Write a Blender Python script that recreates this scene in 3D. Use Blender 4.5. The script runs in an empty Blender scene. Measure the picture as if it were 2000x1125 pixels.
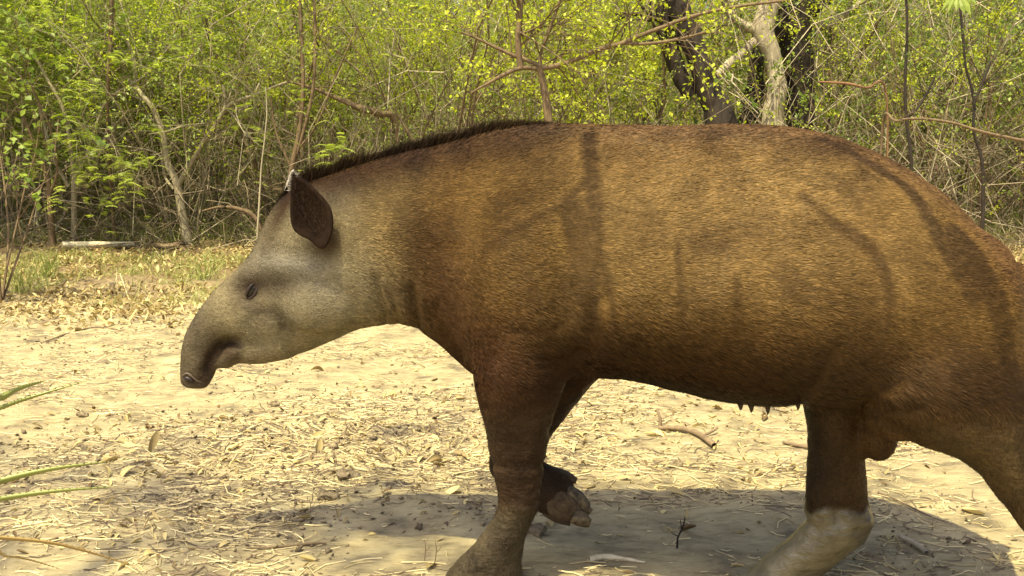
import bpy, math, random
import numpy as np
from mathutils import Vector, Matrix

# ------------------------------------------------------------------ camera
SC = bpy.context.scene
COL = SC.collection
F = 1921.0                       # focal length in pixels of the 2000 px wide photograph
PITCH = math.radians(7.58)
CAMH = 0.9
CP, SP = math.cos(PITCH), math.sin(PITCH)
cam_data = bpy.data.cameras.new('camera')
cam_data.sensor_width = 36.0
cam_data.lens = F / 2000.0 * 36.0
cam_data.clip_start = 0.05
cam_data.clip_end = 400.0
cam = bpy.data.objects.new('camera', cam_data)
COL.objects.link(cam)
cam.location = (0, 0, CAMH)
cam.rotation_euler = (math.pi / 2 - PITCH, 0, 0)
SC.camera = cam

# ------------------------------------------------------------------ light
SUN = np.array([-0.20, -0.38, 0.90]); SUN /= np.linalg.norm(SUN)
sun_elev = math.asin(SUN[2])
sun_rot = math.atan2(SUN[0], SUN[1])
world = bpy.data.worlds.new('World')
SC.world = world
world.use_nodes = True
wn = world.node_tree
wn.nodes.clear()
sky = wn.nodes.new('ShaderNodeTexSky')
sky.sky_type = 'NISHITA'
sky.sun_disc = False
sky.sun_elevation = sun_elev
sky.sun_rotation = sun_rot
sky.dust_density = 6.0
sky.ozone_density = 0.4
bg = wn.nodes.new('ShaderNodeBackground')
bg.inputs['Strength'].default_value = 0.125
wo = wn.nodes.new('ShaderNodeOutputWorld')
wn.links.new(sky.outputs[0], bg.inputs[0])
wn.links.new(bg.outputs[0], wo.inputs[0])
sl = bpy.data.lights.new('sun', 'SUN')
sl.energy = 5.0
sl.angle = math.radians(0.53)
sl.color = (1.0, 0.885, 0.53)
so = bpy.data.objects.new('sun', sl)
COL.objects.link(so)
so.rotation_euler = Vector(SUN).to_track_quat('Z', 'Y').to_euler()
SC.view_settings.view_transform = 'Standard'
SC.view_settings.look = 'None'
SC.view_settings.exposure = 0.78
SC.view_settings.gamma = 1.0
SC.view_settings.use_curve_mapping = False
SC.cycles.max_bounces = 8
SC.cycles.transparent_max_bounces = 4

# ------------------------------------------------------------------ helpers
def raydir(px, py):
    u = (px - 1000.0) / F; v = (562.5 - py) / F
    return np.array([u, CP + v * SP, -SP + v * CP])

def at(px, py, Y):
    d = raydir(px, py)
    t = Y / d[1]
    return np.array([d[0] * t, Y, CAMH + d[2] * t])

def on_ground(px, py, z=0.0):
    d = raydir(px, py)
    t = (z - CAMH) / d[2]
    return np.array([d[0] * t, d[1] * t, z])

def proj(P):
    P = np.asarray(P, float)
    x = P[..., 0]; y = P[..., 1]; z = P[..., 2] - CAMH
    fw = y * CP - z * SP
    up = y * SP + z * CP
    return 1000 + F * x / fw, 562.5 - F * up / fw

def _hash(ix, iy, iz, seed):
    h = (ix * 374761393 + iy * 668265263 + iz * 1274126177 + seed * 982451653) & 0xFFFFFFFF
    h = ((h ^ (h >> 13)) * 1274126177) & 0xFFFFFFFF
    h = h ^ (h >> 16)
    return (h & 0xFFFF) / 65535.0

def vnoise(P, freq=1.0, seed=0, octv=1):
    P = np.asarray(P, float)
    out = 0; amp = 1; tot = 0
    for o in range(octv):
        q = P * freq * (2 ** o)
        i = np.floor(q).astype(np.int64); f = q - i
        f = f * f * (3 - 2 * f)
        r = 0
        for dx in (0, 1):
            for dy in (0, 1):
                for dz in (0, 1):
                    w = (f[:, 0] if dx else 1 - f[:, 0]) * (f[:, 1] if dy else 1 - f[:, 1]) * (f[:, 2] if dz else 1 - f[:, 2])
                    r = r + w * _hash(i[:, 0] + dx, i[:, 1] + dy, i[:, 2] + dz, seed + o * 17)
        out = out + amp * r; tot += amp; amp *= 0.5
    return out / tot * 2 - 1

def tagit(o, label=None, cat=None, group=None, kind=None):
    if label: o['label'] = label
    if cat: o['category'] = cat
    if group: o['group'] = group
    if kind: o['kind'] = kind
    return o

def empty(name, loc=(0, 0, 0)):
    o = bpy.data.objects.new(name, None)
    o.empty_display_size = 0.1
    COL.objects.link(o)
    o.location = loc
    return o

def meshobj(name, me, parent=None, loc=None):
    o = bpy.data.objects.new(name, me)
    COL.objects.link(o)
    if parent is not None:
        o.parent = parent
    if loc is not None:
        o.location = loc
    return o

def npmesh(name, V, Fc, mat=None, smooth=True, colors=None, floats=None):
    """Fc: (n,k) int array or list of such arrays"""
    me = bpy.data.meshes.new(name)
    if not isinstance(Fc, (list, tuple)):
        Fc = [Fc]
    V = np.asarray(V, np.float32)
    me.vertices.add(len(V)); me.vertices.foreach_set('co', V.ravel())
    tot = sum(f.size for f in Fc); npoly = sum(len(f) for f in Fc)
    me.loops.add(tot); me.polygons.add(npoly)
    me.loops.foreach_set('vertex_index', np.concatenate([f.ravel() for f in Fc]).astype(np.int32))
    sizes = np.concatenate([np.full(len(f), f.shape[1]) for f in Fc])
    starts = np.concatenate([[0], np.cumsum(sizes)[:-1]]).astype(np.int32)
    me.polygons.foreach_set('loop_start', starts)
    me.polygons.foreach_set('use_smooth', np.full(npoly, smooth))
    me.update(calc_edges=True)
    me.validate()
    if colors is not None:
        at_ = me.color_attributes.new('tint', 'FLOAT_COLOR', 'POINT')
        c = np.ones((len(V), 4), np.float32); c[:, :3] = colors
        at_.data.foreach_set('color', c.ravel())
    if floats:
        for k, a in floats.items():
            f = me.attributes.new(k, 'FLOAT', 'POINT')
            f.data.foreach_set('value', np.asarray(a, np.float32))
    if mat: me.materials.append(mat)
    return me

def norm(a):
    a = np.asarray(a, float)
    return a / (np.linalg.norm(a, axis=-1, keepdims=True) + 1e-12)

def tubes(lines, sides=4):
    """lines: list of (points (n,3), radii (n,)) -> V, F"""
    Vs = []; Fs = []; off = 0
    ang = np.arange(sides) / sides * 2 * math.pi
    ca, sa = np.cos(ang), np.sin(ang)
    for P, R in lines:
        P = np.asarray(P, float); R = np.asarray(R, float)
        n = len(P)
        T = np.empty_like(P); T[1:-1] = P[2:] - P[:-2]; T[0] = P[1] - P[0]; T[-1] = P[-1] - P[-2]
        T = norm(T)
        ref = np.array([0, 0, 1.0]) if abs(T[0, 2]) < 0.9 else np.array([1.0, 0, 0])
        A = norm(np.cross(T, ref)); B = np.cross(T, A)
        ring = P[:, None, :] + R[:, None, None] * (A[:, None, :] * ca[None, :, None] + B[:, None, :] * sa[None, :, None])
        Vs.append(ring.reshape(-1, 3))
        i = np.arange(n - 1)[:, None] * sides + np.arange(sides)[None, :]
        j = np.arange(n - 1)[:, None] * sides + (np.arange(sides)[None, :] + 1) % sides
        f = np.stack([i, j, j + sides, i + sides], -1).reshape(-1, 4) + off
        Fs.append(f)
        off += n * sides
    return np.concatenate(Vs), np.concatenate(Fs)

def catmull(pts, n=6):
    P = np.asarray(pts, float)
    P = np.vstack([2 * P[0] - P[1], P, 2 * P[-1] - P[-2]])
    out = []
    for i in range(1, len(P) - 2):
        for t in np.arange(n) / n:
            out.append(0.5 * ((2 * P[i]) + (-P[i - 1] + P[i + 1]) * t + (2 * P[i - 1] - 5 * P[i] + 4 * P[i + 1] - P[i + 2]) * t * t
                              + (-P[i - 1] + 3 * P[i] - 3 * P[i + 1] + P[i + 2]) * t ** 3))
    out.append(P[-2])
    return np.array(out)

# ------------------------------------------------------------------ materials
def new_mat(name):
    m = bpy.data.materials.new(name)
    m.use_nodes = True
    nt = m.node_tree
    b = nt.nodes['Principled BSDF']
    return m, nt, b

def node(nt, t, **kw):
    n = nt.nodes.new(t)
    for k, v in kw.items():
        if k in n.inputs: n.inputs[k].default_value = v
        else: setattr(n, k, v)
    return n

def ramp(nt, stops, interp='LINEAR'):
    r = nt.nodes.new('ShaderNodeValToRGB')
    r.color_ramp.interpolation = interp
    el = r.color_ramp.elements
    while len(el) < len(stops): el.new(0.5)
    for e, (p, c) in zip(el, stops):
        e.position = p; e.color = (*c, 1)
    return r

def bark_mat(name, c1, c2, scale=30, rough=0.85, bump=0.4, stretch=0.25):
    m, nt, b = new_mat(name)
    tc = node(nt, 'ShaderNodeTexCoord')
    mp = node(nt, 'ShaderNodeMapping'); mp.inputs['Scale'].default_value = (1, 1, stretch)
    ns = node(nt, 'ShaderNodeTexNoise', Scale=scale, Detail=6.0, Roughness=0.65)
    nt.links.new(tc.outputs['Object'], mp.inputs[0]); nt.links.new(mp.outputs[0], ns.inputs['Vector'])
    r = ramp(nt, [(0.3, c1), (0.7, c2)])
    nt.links.new(ns.outputs[0], r.inputs[0]); nt.links.new(r.outputs[0], b.inputs['Base Color'])
    bp = node(nt, 'ShaderNodeBump', Strength=bump, Distance=0.02)
    nt.links.new(ns.outputs[0], bp.inputs['Height']); nt.links.new(bp.outputs[0], b.inputs['Normal'])
    b.inputs['Roughness'].default_value = rough
    return m

def leaf_mat(name, c1, c2, trans=0.45, rough=0.45, vary=0.5):
    m, nt, b = new_mat(name)
    a = node(nt, 'ShaderNodeAttribute', attribute_name='rnd')
    oi = node(nt, 'ShaderNodeObjectInfo')
    ad = node(nt, 'ShaderNodeMath', operation='MULTIPLY_ADD'); ad.inputs[1].default_value = vary
    nt.links.new(oi.outputs['Random'], ad.inputs[0]); nt.links.new(a.outputs['Fac'], ad.inputs[2])
    r = ramp(nt, [(0.0, c1), (1.0, c2)])
    sb = node(nt, 'ShaderNodeMath', operation='SUBTRACT'); sb.inputs[1].default_value = vary * 0.5
    nt.links.new(ad.outputs[0], sb.inputs[0])
    nt.links.new(sb.outputs[0], r.inputs[0]); nt.links.new(r.outputs[0], b.inputs['Base Color'])
    b.inputs['Roughness'].default_value = rough
    b.inputs['Specular IOR Level'].default_value = 0.4
    tr = node(nt, 'ShaderNodeBsdfTranslucent')
    hs = node(nt, 'ShaderNodeHueSaturation', Saturation=1.1, Value=1.5)
    nt.links.new(r.outputs[0], hs.inputs['Color']); nt.links.new(hs.outputs[0], tr.inputs['Color'])
    mx = node(nt, 'ShaderNodeMixShader'); mx.inputs[0].default_value = trans
    out = nt.nodes['Material Output']
    nt.links.new(b.outputs[0], mx.inputs[1]); nt.links.new(tr.outputs[0], mx.inputs[2]); nt.links.new(mx.outputs[0], out.inputs['Surface'])
    return m
# ================================================================== GROUND
def ground_z(x, y):
    P = np.stack([x, y, np.zeros_like(x)], 1)
    z = .030 * vnoise(P, .8, 101, 2) + .024 * vnoise(P, 3.5, 103, 2) + .011 * vnoise(P, 12, 105, 3)
    z = z * np.clip((y - 1.0) / 2.0, .25, 1)
    z += np.clip((y - 7.6) * .05, 0, .25) + .05 * np.clip((y - 7) / 2, 0, 1) * vnoise(P, 1.6, 107, 2)
    # churned clods in front of the animal
    z += .035 * np.exp(-0.5 * ((x + .58) / .30) ** 2 - 0.5 * ((y - 3.05) / .22) ** 2) * (0.4 + vnoise(P, 11, 109, 2))
    return z - .006
def axis(segs):
    out = []
    for a, b_, s in segs: out.append(np.arange(a, b_, s))
    return np.concatenate(out)
gx = axis([(-120, -20, 5), (-20, -6, .5), (-6, -2.2, .06), (-2.2, 2.2, .012), (2.2, 6, .06), (6, 20, .5), (20, 121, 5)])
gy = axis([(-60, -5, 5), (-5, 1, .25), (1, 4.2, .012), (4.2, 10, .03), (10, 20, .2), (20, 140, 4)])
XX, YY = np.meshgrid(gx, gy)
V = np.stack([XX.ravel(), YY.ravel(), ground_z(XX.ravel(), YY.ravel())], 1)
ny, nx = XX.shape
i = (np.arange(ny - 1)[:, None] * nx + np.arange(nx - 1)[None])
Q = np.stack([i, i + 1, i + nx + 1, i + nx], -1).reshape(-1, 4)
gm, nt, b = new_mat('dry_pale_mud')
tc = node(nt, 'ShaderNodeTexCoord')
na = node(nt, 'ShaderNodeTexNoise', Scale=1.3, Detail=8.0, Roughness=.62); nb = node(nt, 'ShaderNodeTexNoise', Scale=38.0, Detail=8.0, Roughness=.7)
nc = node(nt, 'ShaderNodeTexNoise', Scale=7.0, Detail=6.0, Roughness=.65)
mpg = node(nt, 'ShaderNodeMapping'); mpg.inputs['Scale'].default_value = (.35, 1, 1)
nt.links.new(tc.outputs['Object'], mpg.inputs[0])
for q in (na, nc): nt.links.new(tc.outputs['Object'], q.inputs['Vector'])
nt.links.new(mpg.outputs[0], nb.inputs['Vector'])
r1 = ramp(nt, [(0.30, (.12, .098, .062)), (0.47, (.32, .265, .15)), (.66, (.42, .36, .205))])
nt.links.new(nc.outputs[0], r1.inputs[0])
r2 = ramp(nt, [(0.32, (.45, .42, .36)), (0.52, (1, 1, 1))])
nt.links.new(nb.outputs[0], r2.inputs[0])
mg = node(nt, 'ShaderNodeMix', data_type='RGBA', blend_type='MULTIPLY'); mg.inputs[0].default_value = .8
nt.links.new(r1.outputs[0], mg.inputs[6]); nt.links.new(r2.outputs[0], mg.inputs[7])
sx = node(nt, 'ShaderNodeSeparateXYZ'); nt.links.new(tc.outputs['Object'], sx.inputs[0])
ad = node(nt, 'ShaderNodeMath', operation='MULTIPLY_ADD'); ad.inputs[1].default_value = 1.6; nt.links.new(na.outputs[0], ad.inputs[0]); nt.links.new(sx.outputs['Y'], ad.inputs[2])
mr = node(nt, 'ShaderNodeMapRange'); mr.inputs[1].default_value = 6.6; mr.inputs[2].default_value = 8.4
nt.links.new(ad.outputs[0], mr.inputs[0])
soil = node(nt, 'ShaderNodeMix', data_type='RGBA'); soil.inputs[7].default_value = (.17, .115, .06, 1)
nt.links.new(mr.outputs[0], soil.inputs[0]); nt.links.new(mg.outputs[2], soil.inputs[6])
nt.links.new(soil.outputs[2], b.inputs['Base Color'])
b.inputs['Roughness'].default_value = .9
bp = node(nt, 'ShaderNodeBump', Strength=0.7, Distance=0.02); nt.links.new(nb.outputs[0], bp.inputs['Height']); nt.links.new(bp.outputs[0], b.inputs['Normal'])
tagit(meshobj('ground', npmesh('ground', V, Q, gm)), kind='structure')
# ================================================================== THE TAPIR
def Yc(px):
    return 2.22 - 0.00018 * (px - 350.0)

LAT = norm(np.array([0.00018 * F / 2.1 * 1.0, 1.0, 0.0]))   # across the body

def loft(secs, sides=36, sub=5, caps=True, dy=0.0):
    """secs: (topx, topy, botx, boty, halfwidth, egg[, dy])"""
    S = np.array([[*s, *([0.0] * (7 - len(s)))] for s in secs], float)
    S = catmull(S, sub)
    th = np.arange(sides) / sides * 2 * math.pi
    rings = []
    for s in S:
        cx = (s[0] + s[2]) / 2
        Y = Yc(cx) + dy + s[6]
        T = at(s[0], s[1], Y); B = at(s[2], s[3], Y)
        c = (T + B) / 2; a = (T - B) / 2
        w = max(s[4], 0.002)
        ct, st = np.cos(th), np.sin(th)
        rings.append(c + a[None] * ct[:, None] + LAT[None] * (w * st * (1 - s[5] * ct))[:, None])
    n = len(rings)
    V = np.concatenate(rings)
    i = np.arange(n - 1)[:, None] * sides + np.arange(sides)[None]
    j = np.arange(n - 1)[:, None] * sides + (np.arange(sides)[None] + 1) % sides
    Q = np.stack([i, j, j + sides, i + sides], -1).reshape(-1, 4)
    V = np.vstack([V, rings[0].mean(0), rings[-1].mean(0)])
    a0, a1 = len(V) - 2, len(V) - 1
    k = np.arange(sides); k2 = (k + 1) % sides
    T0 = np.stack([k2, k, np.full(sides, a0)], -1)
    b = (n - 1) * sides
    T1 = np.stack([b + k, b + k2, np.full(sides, a1)], -1)
    return V, [Q, T0, T1]

def ellipsoid(px, py, rx, rz, ry, dy, tilt=0.0):
    """rx, rz in photo pixels, ry in metres across"""
    Y = Yc(px) + dy
    c = at(px, py, Y); sc = Y / F
    u = np.linspace(0, math.pi, 15)[:, None]; v = np.arange(24)[None] / 24 * 2 * math.pi
    x = np.sin(u) * np.cos(v) * rx * sc; z = np.cos(u) * np.ones_like(v) * rz * sc; y = np.sin(u) * np.sin(v) * ry
    ct, st = math.cos(tilt), math.sin(tilt)
    X = x * ct - z * st; Z = x * st + z * ct
    V = np.stack([X, y, Z], -1).reshape(-1, 3) + c
    i = np.arange(14)[:, None] * 24 + np.arange(24)[None]; j = np.arange(14)[:, None] * 24 + (np.arange(24)[None] + 1) % 24
    Q = np.stack([i, i + 24, j + 24, j], -1).reshape(-1, 4)
    return V, [Q]

pieces = []
# trunk of the animal from muzzle to rump
pieces.append(loft([
    (354, 753, 404, 760, .017, 0), (352, 725, 419, 733, .026, 0), (353, 690, 430, 708, .031, 0), (361, 655, 440, 680, .034, 0),
    (377, 622, 462, 664, .038, 0), (400, 590, 495, 672, .047, 0), (430, 557, 535, 692, .056, 0),
    (461, 527, 580, 692, .066, 0), (489, 500, 628, 674, .076, .0), (508, 458, 668, 655, .086, .0), (532, 410, 700, 641, .094, .05),
    (576, 366, 738, 634, .100, .1), (645, 341, 778, 632, .112, .1), (720, 319, 815, 637, .130, .1), (800, 297, 862, 666, .150, .1),
    (880, 276, 912, 705, .170, .1), (960, 255, 965, 738, .192, .1), (1040, 243, 1020, 768, .218, .12), (1125, 242, 1105, 738, .240, .15),
    (1220, 243, 1210, 730, .262, .18), (1320, 246, 1310, 750, .278, .2), (1420, 243, 1410, 775, .285, .2), (1520, 246, 1515, 783, .280, .2),
    (1620, 264, 1612, 785, .270, .15), (1720, 302, 1705, 790, .255, .1), (1815, 365, 1795, 810, .235, .05), (1888, 430, 1865, 825, .205, .0),
    (1944, 502, 1925, 835, .160, 0), (1982, 580, 1968, 800, .10, 0), (1994, 650, 1990, 740, .04, 0)], sides=48))
# lower jaw and lip
pieces.append(loft([(422, 700, 427, 719, .014, 0), (437, 678, 448, 720, .026, 0), (462, 662, 477, 712, .036, 0), (505, 640, 520, 709, .042, 0),
                    (560, 620, 572, 700, .05, 0)], sides=24))
# near foreleg
pieces.append(loft([(925, 640, 1150, 640, .10, 0), (932, 715, 1118, 715, .092, 0), (941, 775, 1094, 778, .076, 0), (951, 832, 1078, 832, .062, 0), (957, 880, 1067, 884, .054, 0),
                    (967, 930, 1061, 930, .049, 0), (974, 972, 1054, 972, .045, 0), (962, 1012, 1044, 1012, .045, 0), (937, 1048, 1028, 1050, .049, 0),
                    (905, 1080, 1019, 1085, .054, 0), (875, 1112, 1019, 1122, .060, 0), (862, 1140, 1018, 1145, .062, 0), (858, 1160, 1018, 1163, .058, 0)], sides=32, dy=-.115))
# shoulder
pieces.append(ellipsoid(1020, 560, 115, 200, .105, -.125, 0.15))
# far foreleg, lifted: upper arm and forearm
pieces.append(loft([(1060, 660, 1230, 690, .09, 0), (1045, 720, 1176, 732, .082, 0), (1010, 780, 1128, 788, .068, 0), (978, 835, 1086, 840, .056, 0),
                    (958, 880, 1052, 898, .05, 0), (956, 915, 1030, 925, .042, 0), (975, 940, 1010, 930, .03, 0)], sides=28, dy=.13))
# its shank folded back and the foot
pieces.append(loft([(962, 925, 1000, 868, .038, 0), (985, 960, 1040, 893, .042, 0), (1025, 985, 1070, 908, .042, 0), (1060, 1003, 1100, 920, .046, 0),
                    (1090, 1010, 1118, 945, .044, 0), (1110, 1008, 1125, 965, .03, 0)], sides=24, dy=.13))
# far hind leg
pieces.append(loft([(1540, 730, 1730, 745, .10, 0), (1566, 785, 1690, 790, .085, 0), (1576, 832, 1684, 833, .072, 0), (1577, 885, 1690, 888, .060, 0), (1575, 940, 1692, 943, .053, 0),
                    (1572, 985, 1697, 985, .050, 0), (1576, 1012, 1703, 1018, .052, 0), (1556, 1042, 1684, 1056, .050, 0), (1520, 1072, 1648, 1083, .047, 0),
                    (1480, 1106, 1612, 1112, .047, 0), (1440, 1140, 1580, 1146, .052, 0), (1418, 1160, 1565, 1164, .05, 0)], sides=30, dy=.03))
pieces.append(ellipsoid(1668, 1014, 36, 28, .045, .03))
pieces.append(ellipsoid(1608, 1010, 30, 28, .045, .03))
# near hind leg
pieces.append(loft([(1640, 690, 2000, 640, .12, 0), (1690, 778, 2012, 720, .125, 0), (1760, 850, 2030, 800, .105, 0), (1850, 884, 2050, 860, .082, 0), (1908, 922, 2078, 915, .068, 0),
                    (1950, 975, 2098, 960, .058, 0), (1992, 1030, 2112, 1015, .052, 0), (2020, 1075, 2112, 1080, .045, 0), (2025, 1140, 2105, 1140, .046, 0),
                    (2000, 1185, 2105, 1190, .055, 0), (1985, 1215, 2105, 1218, .055, 0)], sides=32, dy=-.115))
pieces.append(ellipsoid(1860, 640, 125, 200, .105, -.118, -.2))
pieces.append(ellipsoid(1735, 815, 50, 42, .10, -.09, 0))
# groin, tail stub
pieces.append(ellipsoid(1712, 850, 40, 55, .05, -.0, .2))
pieces.append(ellipsoid(1990, 560, 14, 55, .025, 0.0, .1))
# jaw muscle, cheek
pieces.append(ellipsoid(640, 580, 92, 66, .050, -.052, 0.30))
pieces.append(ellipsoid(640, 580, 92, 66, .050, .052, 0.30))
pieces.append(ellipsoid(634, 474, 17, 24, .035, -.075, .1))
pieces.append(ellipsoid(634, 474, 17, 24, .035, .075, .1))
# ribs/flank roundness
pieces.append(ellipsoid(1390, 560, 250, 190, .24, -.065, 0))

Vt = []; Ft = []; off = 0
for V, fs in pieces:
    Vt.append(V); Ft += [f + off for f in fs]; off += len(V)
raw = npmesh('tapir_raw', np.concatenate(Vt), Ft)
tmp = bpy.data.objects.new('tmp', raw); COL.objects.link(tmp)
md = tmp.modifiers.new('r', 'REMESH'); md.mode = 'VOXEL'; md.voxel_size = 0.0065; md.use_smooth_shade = True
ms = tmp.modifiers.new('s', 'SMOOTH'); ms.factor = 0.5; ms.iterations = 14
dg = bpy.context.evaluated_depsgraph_get()
body_me = bpy.data.meshes.new_from_object(tmp.evaluated_get(dg))
bpy.data.objects.remove(tmp); bpy.data.meshes.remove(raw)
body_me.name = 'body'
# a second, softer pass over the trunk
n = len(body_me.vertices)
_v = np.empty(n * 3); body_me.vertices.foreach_get('co', _v); _v = _v.reshape(-1, 3)
_x, _y = proj(_v)
_w = np.clip((_x - 780) / 120, 0, 1) * np.clip((735 - _y) / 60, 0, 1) * np.clip((_y - 262) / 40, 0, 1) * np.clip((1975 - _x) / 60, 0, 1)
tmp = bpy.data.objects.new('tmp', body_me); COL.objects.link(tmp)
vg = tmp.vertex_groups.new(name='w')
_q = np.round(_w * 8).astype(int)
for lv in range(1, 9):
    vg.add(np.where(_q == lv)[0].tolist(), lv / 8, 'REPLACE')
ms = tmp.modifiers.new('s', 'SMOOTH'); ms.factor = 0.9; ms.iterations = 90; ms.vertex_group = 'w'
dg = bpy.context.evaluated_depsgraph_get()
body2 = bpy.data.meshes.new_from_object(tmp.evaluated_get(dg))
bpy.data.objects.remove(tmp); bpy.data.meshes.remove(body_me)
body_me = body2; body_me.name = 'body'

n = len(body_me.vertices)
BV = np.empty(n * 3); body_me.vertices.foreach_get('co', BV); BV = BV.reshape(-1, 3)
BN = np.empty(n * 3); body_me.vertices.foreach_get('normal', BN); BN = BN.reshape(-1, 3)

def body_px(V):
    """photo coordinates of a point, the far flank mirrored on the near one"""
    V = np.array(V, float)
    px, _ = proj(V)
    yc = Yc(px)
    V[:, 1] = np.where(V[:, 1] > yc, 2 * yc - V[:, 1], V[:, 1])
    return proj(V)

def polydist(px, py, pts):
    d = np.full(len(px), 1e9)
    for (x0, y0), (x1, y1) in zip(pts[:-1], pts[1:]):
        ex, ey = x1 - x0, y1 - y0
        t = np.clip(((px - x0) * ex + (py - y0) * ey) / (ex * ex + ey * ey), 0, 1)
        d = np.minimum(d, np.hypot(px - x0 - t * ex, py - y0 - t * ey))
    return d

bx, by = body_px(BV)
disp = np.zeros(n)
# lumps: px, py, rx, ry, tilt, height (m)
for (x, y, rx, ry, tl, h) in [
    (505, 535, 45, 16, -.3, .005), (560, 520, 60, 16, .15, .007), (478, 640, 40, 40, 0, .003), (445, 690, 22, 20, 0, .004),
    (540, 640, 60, 22, -.4, .0015), (640, 600, 60, 45, 0, .006), (440, 600, 30, 50, .6, .004),
    (500, 600, 30, 12, -.4, .002), (680, 430, 40, 50, 0, .008), (760, 450, 60, 110, .2, .008),
    (1000, 600, 80, 150, .2, .010), (930, 560, 50, 120, .1, .008), (1100, 560, 40, 120, 0, -.006), (1180, 650, 60, 60, 0, .008),
    (1010, 770, 45, 60, 0, .007), (1045, 850, 18, 60, 0, .004), (990, 820, 25, 90, 0, .004), (1030, 985, 20, 16, 0, .005),
    (1760, 480, 90, 120, 0, .010), (1900, 700, 70, 80, 0, .010), (1690, 640, 50, 140, .2, -.005), (1840, 560, 80, 80, 0, .006),
    (1560, 600, 60, 160, 0, .004), (1300, 420, 120, 80, 0, .006), (480, 562, 30, 22, .5, -.008), (540, 560, 40, 18, 0, -.003),
    (600, 500, 40, 22, 0, -.005), (425, 690, 9, 26, .5, -.006), (1640, 1010, 12, 20, 0, -.008), (1680, 1035, 14, 9, 0, -.006)]:
    ct, st = math.cos(tl), math.sin(tl)
    dx, dy_ = bx - x, by - y
    a = (dx * ct + dy_ * st) / rx; b = (-dx * st + dy_ * ct) / ry
    disp += 1.35 * h * np.exp(-0.5 * (a * a + b * b) * 1.6)
# creases: points, sigma px, depth
for pts, sg, dp in [
    ([(404, 718), (412, 695), (424, 676), (445, 664), (462, 668)], 7, .007), ([(462, 668), (470, 690), (462, 712)], 9, .004),
    ([(505, 610), (530, 612), (548, 622), (552, 640)], 6, .003), ([(478, 588), (492, 596), (515, 596)], 5, .003),
    ([(735, 540), (742, 575), (752, 605), (748, 628)], 6, .005), ([(755, 560), (768, 600), (772, 628)], 6, .004), ([(800, 560), (808, 600), (815, 635)], 7, .005),
    ([(850, 600), (880, 650), (905, 690)], 9, .003), ([(1060, 700), (1100, 705), (1128, 690)], 9, .008), ([(1075, 748), (1090, 720), (1115, 690)], 10, .008),
    ([(1130, 690), (1160, 640), (1165, 590)], 14, .006), ([(1150, 700), (1250, 720), (1350, 735), (1450, 752), (1555, 770)], 12, .006),
    ([(1560, 785), (1590, 740), (1620, 690)], 14, .008), ([(1680, 800), (1700, 770), (1750, 745)], 12, .006),
    ([(1000, 955), (1030, 965), (1055, 955)], 4, .003), ([(1000, 975), (1035, 985), (1052, 975)], 4, .003), ([(1005, 940), (1035, 945), (1058, 935)], 4, .002),
    ([(960, 905), (1000, 915), (1060, 905)], 6, .003), ([(1015, 800), (1050, 815), (1078, 805)], 5, .0025), ([(1020, 840), (1050, 850), (1072, 842)], 5, .0025),
    ([(1575, 1020), (1600, 1040), (1590, 1060)], 6, .004), ([(1690, 780), (1740, 800), (1790, 795)], 8, .004), ([(1080, 640), (1040, 645), (1000, 640)], 8, .003)]:
    disp -= 1.3 * dp * np.exp(-0.5 * (polydist(bx, by, pts) / sg) ** 2)
# loose skin
legs = np.clip((by - 720) / 60, 0, 1)
disp += 0.0025 * vnoise(BV * [1, 1, 1], 14, 3, 2)
disp += legs * 0.0022 * vnoise(BV * [1, 1, 1.8], 26, 5, 2)
neckw = np.exp(-0.5 * ((bx - 780) / 60) ** 2) * np.clip((by - 420) / 100, 0, 1)
disp += neckw * 0.003 * vnoise(BV * [3.0, 1, 1], 18, 9, 2)
BV2 = BV + BN * disp[:, None]
BV2[:, 2] = np.maximum(BV2[:, 2], 0.0)

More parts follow.
